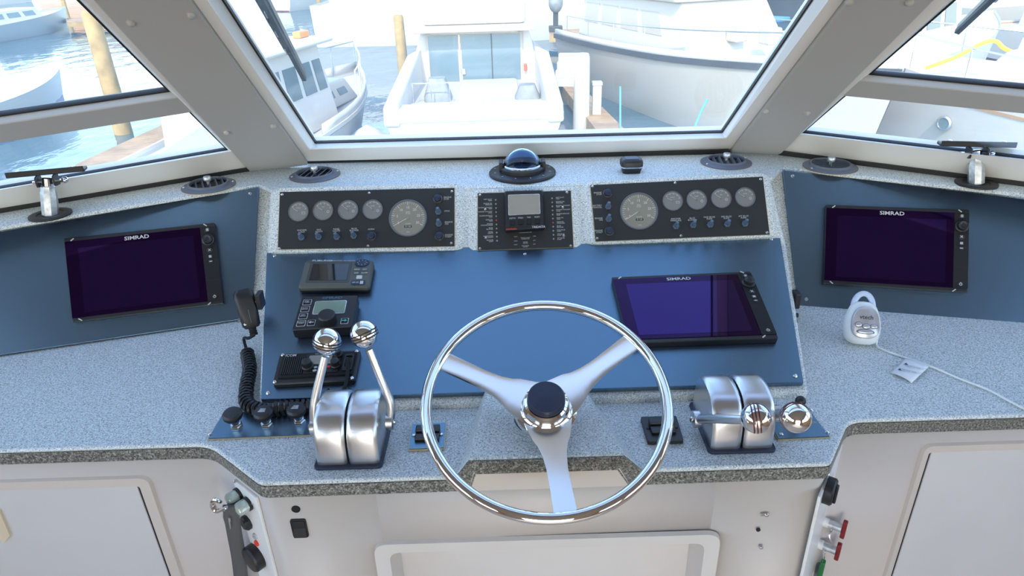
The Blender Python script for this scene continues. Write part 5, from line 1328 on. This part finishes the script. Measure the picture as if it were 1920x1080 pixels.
rail(e, sheer(st, -1, 1, 14, .12), .75, .02, step=2); rail(e, sheer(st, 1, 1, 14, .12), .75, .02, step=2)
for k in range(5):
    b = MB(); b.cb((L2*(.50+.07*k), -.9+.35*k, 2.55),(.5,.4,.45)); b.build('deck_chair', X_CREAM, e, smooth=0, bevel=.06)
def rope(label, pts, r=.025, m=None, name='mooring_line', group=None):
    o = V(pts[0]); b = MB(); b.tube(bez([V(p)-o for p in pts], 6), r, 6); t_ = tag(b.build(name, m or X_ROPE, M=Mx.Translation(o)), label, 'rope', group); return t_
Yc = (M2 @ V((L2*.45,-2.4,1))).y
rope('straight pale blue mooring line hanging down the cruiser hull, nearer the white piling', [dp(1163,162,17.6), dp(1163,205,17.5), dp(1163,258,17.4)])
rope('slanting pale blue mooring line on the cruiser hull, near the right window post', [dp(1326,186,13.5), dp(1312,215,13.4), dp(1296,258,13.3)])

# ---------------------------------------------------------------- docks and pilings
def dock(label, px, h=.55, th=.35, planks=0):
    P = [WP(x, y, h) for x, y in px]; o = sum(P, V())/len(P); e = thing('dock', label, 'dock', Mx.Translation((o.x, o.y, ZW+h)))
    Q = [(p.x-o.x, p.y-o.y) for p in P]
    b = MB(); b.prism(Q, -th, -.05); b.build('dock_frame', X_PILE, e, smooth=0)
    n = planks
    if n:
        for k in range(n):
            a0, a1 = k/n+.06/n, (k+1)/n-.06/n; L_ = lambda i, j, t: V(Q[i]).lerp(V(Q[j]), t)
            b = MB(); b.prism([L_(0,1,a0), L_(0,1,a1), L_(3,2,a1), L_(3,2,a0)], -.05, 0); b.build('plank', X_DOCK, e, smooth=0)
    else:
        b = MB(); b.prism(Q, -.05, 0); b.build('deck_boards', X_DOCK, e, smooth=0)
    return e
dock('sunlit timber finger dock seen through the lower left side window', [(60,345),(330,222),(385,205),(262,345)], .6, planks=26)
dock('timber finger dock between the motor yacht and the cruiser', [(1150,285),(1046,150),(1078,150),(1215,285)], .6, planks=30)
dock('timber cross dock far behind the motor yacht, at the right', [(1030,66),(1370,52),(1370,44),(1030,56)], .7)
dock('timber cross dock beyond the left side window', [(125,42),(205,36),(205,30),(125,34)], .7)
def piling(label, x, yb, r, top, m=None, cap=False, h=0):
    p = WP(x, yb, h); hh = 1
    d = ray(*top); t = (p.y)/d.y; hh = (CAM+d*t).z - p.z
    e = thing('piling', label, 'piling', Mx.Translation(p))
    b = MB(); b.lathe([(r,-.8),(r*.98,0),(r*.92,hh*.5),(r*.86,hh-.1),(r*.7,hh)], 12); b.build('post', m or X_PILE, e, smooth=60)
    if cap: b = MB(); b.lathe([(r*1.1,hh-.1),(r*1.1,hh+.02),(r*.2,hh+.3)], 12); b.build('cap', X_WHITE, e)
    return e
piling('tall timber piling in the left side window', 232, 250, .27, (160,20))
piling('timber piling behind the left edge of the motor yacht', 757, 140, .24, (748,28))
piling('thick white piling beside the finger dock', 1090, 216, .24, (1096,100), X_WHITE, h=.6)
for k, (x, y, t, lb) in enumerate(((1285,30,-20,'thin far piling above the cruiser foredeck'),(1345,46,-20,'far piling left of the pair near the right post'),(1362,45,-20,'far piling right of the pair near the right post'),(1480,20,-25,'far piling nearest the right window post'),(1050,40,-25,'far piling above the dock behind the motor yacht'),(128,36,-5,'far piling on the dock in the left side window'),(600,20,-20,'far piling above the trawler bow'))):
    piling(lb, x, y, .2, (x-1, t))
# white dock steps
p = WP(1062, 162, .6); e = thing('dock_steps', 'white moulded steps on the finger dock beside the motor yacht', 'steps', Mx.Translation(p) @ RZ(-10))
for k in range(4): b = MB(); b.box(-.42+.03*k, .42-.03*k, -.1+.22*k, .9, .24*k, .24*(k+1)); b.build('step', X_WHITE, e, smooth=0, bevel=.02)
p = WP(1118, 214, .6); e = thing('power_pedestal', 'small white power pedestal on the finger dock by the cruiser hull', 'pedestal', Mx.Translation(p))
b = MB(); b.box(-.12,.12,-.12,.12,0,.8); b.build('column', X_WHITE, e, smooth=0, bevel=.02); b = MB(); b.box(-.14,.14,-.14,.14,.8,.9); b.build('lid', X_CREAM, e, smooth=0, bevel=.02)
# outboard motor and dinghy beyond the yacht
p = WP(1042, 60, .7)+V((0,0,.45)); e = thing('outboard_motor', 'grey outboard motor standing on the cross dock behind the motor yacht', 'outboard motor', Mx.Translation(p))
b = MB(); b.ball((0,0,1.0), .5, 18, 12, sc=(.75,.9,1.05)); b.build('cowl', X_GREY, e); b = MB(); b.cb((0,.1,.2),(.25,.35,1.0)); b.build('leg', X_DARK, e, smooth=0, bevel=.03); b = MB(); b.cb((0,.1,-.3),(.7,.5,.3)); b.build('bracket', X_DARK, e, smooth=0, bevel=.03)

# ---------------------------------------------------------------- boats in the side windows and far behind
def simple_boat(label, stern, bow, B, f0, f1, m, stripe=None, cab=(.25,.6,1.2), cm=None, mast=False, L=None, bottom=X_BOOT, name='moored_boat', group='boats moored across the harbour', canvas=None):
    M, l = boat_frame(stern, bow); l = L or l
    e = thing(name, label, 'boat', M, group); st = hull(e, l, B, f0, f1, m, bottom, stripe)
    if cab:
        hs, Bq, Tq = house(e, 'cabin', l*cab[0], l*cab[1], B*.66, B*.55, f0*.9, f0+cab[2], .15, .6, cm)
        for i, j in ((0,1),(2,3)):
            for a0, a1 in ((.08,.30),(.38,.60),(.68,.88)): winquad(hs, Bq, Tq, i, j, a0, a1, .45, .8, X_GLASS)
        winquad(hs, Bq, Tq, 1, 2, .1, .9, .45, .85, X_GLASS); winquad(hs, Bq, Tq, 3, 0, .15, .85, .2, .8, X_GLASS)
    if canvas:
        b = MB(); b.box(l*canvas[0], l*canvas[1], -B*.3, B*.3, f0+canvas[2], f0+canvas[2]+.15); b.build('canvas_top', canvas[3], e, smooth=0, bevel=.05)
    if mast:
        b = MB(); b.tube([(l*.55,0,f0),(l*.55,0,f0+mast)], .08, 8); b.build('mast', X_RAIL, e)
        b = MB(); b.tube([(l*.55,0,f0+1.6),(l*.15,0,f0+1.7)], .10, 8); b.build('boom', canvas[3] if canvas else X_BLUEC, e)
    return e, M, l
simple_boat('pale blue boat with dark waterline at the far left, bow to the right', (-90,90), (128,52), 3.2, 1.0, 1.5, X_BLUEG, cab=(.2,.7,.8), bottom=X_DARK)
simple_boat('white boat with a navy stripe at the left edge, bow towards the piling', (-330,330), (120,196), 3.4, .9, 1.25, X_WHITE, (.22,.26,X_NAVY), cab=(.15,.55,.9), bottom=X_BLUEC)
simple_boat('sailing boat with a blue boom cover at the far left top', (-160,20), (60,4), 3.2, 1.1, 1.5, X_WHITE, None, (.3,.7,.6), mast=11, canvas=(.05,.2,1.2,X_BLUEC))
simple_boat('large white cruiser behind the trawler bow, side towards us', (610,82), (768,78), 4.4, 2.2, 2.9, X_WHITE, None, (.08,.7,2.0), bottom=X_DARK, L=15)
simple_boat('white boat with teal canvas far behind the cruiser', (1180,52), (1330,40), 3.6, 1.3, 1.8, X_WHITE, None, (.15,.6,1.4), canvas=(.05,.5,2.4,X_TEAL), mast=10)
simple_boat('dark-hulled boat far away near the right window post', (1375,28), (1545,46), 3.6, 1.2, 1.9, X_DARK, None, (.2,.6,1.3))
simple_boat('small white boat moored behind the right window post', (1400,118), (1470,100), 2.4, .7, 1.0, X_WHITE, None, (.3,.6,.6), canvas=(.3,.6,.9,X_BLUEC))
simple_boat('white boat far behind the motor yacht bridge', (820,20), (960,14), 4.0, 1.6, 2.2, X_WHITE, None, (.2,.7,1.8), canvas=(.3,.6,3.0,X_TEAL))
simple_boat('white boat with blue canvas far behind the trawler mast', (520,22), (620,8), 3.8, 1.4, 1.9, X_WHITE, None, (.2,.7,1.5), mast=12, canvas=(.1,.4,2.0,X_BLUEC))
simple_boat('white fishing boat with blue-grey window cover in the right side window', (1585,190), (1830,118), 3.6, 1.3, 2.0, X_WHITE, None, (.05,.5,1.9), mast=6)
simple_boat('cream boat high in the right side window', (1760,70), (2050,52), 4.0, 1.5, 2.1, X_CREAM, None, (.15,.65,1.9), bottom=X_DARK)
simple_boat('white boat with amber trim at the right edge', (1850,112), (2250,96), 3.8, 1.3, 1.8, X_WHITE, (.9,.12,X_TEAK), (.2,.6,1.2), mast=9)
# near boat under the right side window: wide white bow with porthole
M3, L3_ = boat_frame((2500,430), (1560,240)); M3 = Mx.Translation((.5,0,0)) @ M3
e = thing('near_boat', 'near white boat with round porthole seen through the lower right side window', 'boat', M3)
st = hull(e, L3_, 4.4, 1.55, 2.2, X_WHITE, X_BOOT, (.80,.07,X_TEAK), rub=(.985,.10,X_WHITE), full=.35)
q = MB()
for sg in (-1, 1):
    q = MB(); q.strip([[(x, sg*(hb*.985), z*.88), (x, sg*(hb*.985)+sg*.012, z*.90)] for x, hb, z, s in st[:13]]); o = q.build('blue_line', X_ROPE, e, smooth=40); o.modifiers.new('s','SOLIDIFY').thickness = .03
hs, Bq, Tq = house(e, 'cabin', L3_*.2, L3_*.68, 2.9, 2.5, 1.6, 2.6, .1, .8)
pc = dp(1683,229,(WP(1683,245,.6)).y); 
e4 = thing('porthole', 'round steel porthole on the hull of the near boat', 'porthole', Mx.Translation(pc))
e4.parent = None
bpy.data.objects.remove(e4)
for k in (0,):
    s_ = st[9]; b = MB(); b.lathe([(.17,-.06),(.17,.03),(.13,.04),(.12,.01)], 24); ph = b.build('porthole', X_RAIL, e, M=T(s_[0]+.3, s_[1]*.93, s_[2]*.52) @ RX(-90)); b = MB(); b.lathe([(.12,0),(.12,.012)], 24); b.build('porthole_glass', X_GLASS, ph)
rail(e, sheer(st, 1, 5, 15, .08)+sheer(st, -1, 8, 14, .08)[::-1], .8, .022, step=2)
# yellow hose and an orange kayak
rope('yellow water hose draped over the boats in the right side window', [dp(1735,128,17), dp(1790,108,16.8), dp(1845,80,16.6), dp(1868,78,16.5), dp(1885,92,16.4), dp(1935,112,16.2)], .05, X_YEL, 'water_hose')
p = WP(1572, 240, .4); e = thing('kayak', 'orange kayak standing by the dock at the lower right side window', 'kayak', Mx.Translation(p) @ RZ(20) @ RX(8))
b = MB(); b.loft([[(.30*k*math.cos(2*pi*i/14), .22*k*math.sin(2*pi*i/14), z) for i in range(14)] for k, z in ((.05,-.6),(.6,-.3),(1,.3),(1,.9),(.6,1.5),(.05,1.8))]); b.build('kayak_hull', X_ORANGE, e, smooth=60)
b = MB(); b.lathe([(.2,0),(.2,.02)], 16, T(0,-.22,.6) @ RX(90) @ Mx.Diagonal((.8,1.6,1,1))); b.build('cockpit_rim', X_DARK, e)
# own foredeck corner seen low in the left side window
P = [lvl(CZ-1.7).pt(x, y) for x, y in ((235,330),(395,225),(520,260),(520,345))]
o = P[0]; b = MB(); b.prism([(p.x-o.x, p.y-o.y) for p in P], -.15, 0); tag(b.build('side_deck', X_SKID, M=Mx.Translation(o), smooth=0), 'grey non-skid deck of our own boat outside the left side window', 'deck')
# far shore: quay, building, low trees
b = MB(); b.box(-260, 260, 128, 133, ZW-.5, ZW+2.2); tag(b.build('quay_wall', X_CREAM, smooth=0), 'pale quay wall across the far side of the harbour', 'quay')
e = thing('boathouse', 'orange-brown boathouse on the far quay at the left', 'building', T(-74, 138, ZW+2.2))
b = MB(); b.box(-9,9,-4,4,0,7); b.build('walls', X_ROOF, e, smooth=0); b = MB(); b.loft([[(-9.5,-5,7),(9.5,-5,7),(9.5,5,7),(-9.5,5,7)],[(-9.5,-.1,10),(9.5,-.1,10),(9.5,.1,10),(-9.5,.1,10)]]); b.build('roof', X_DARK, e, smooth=0)
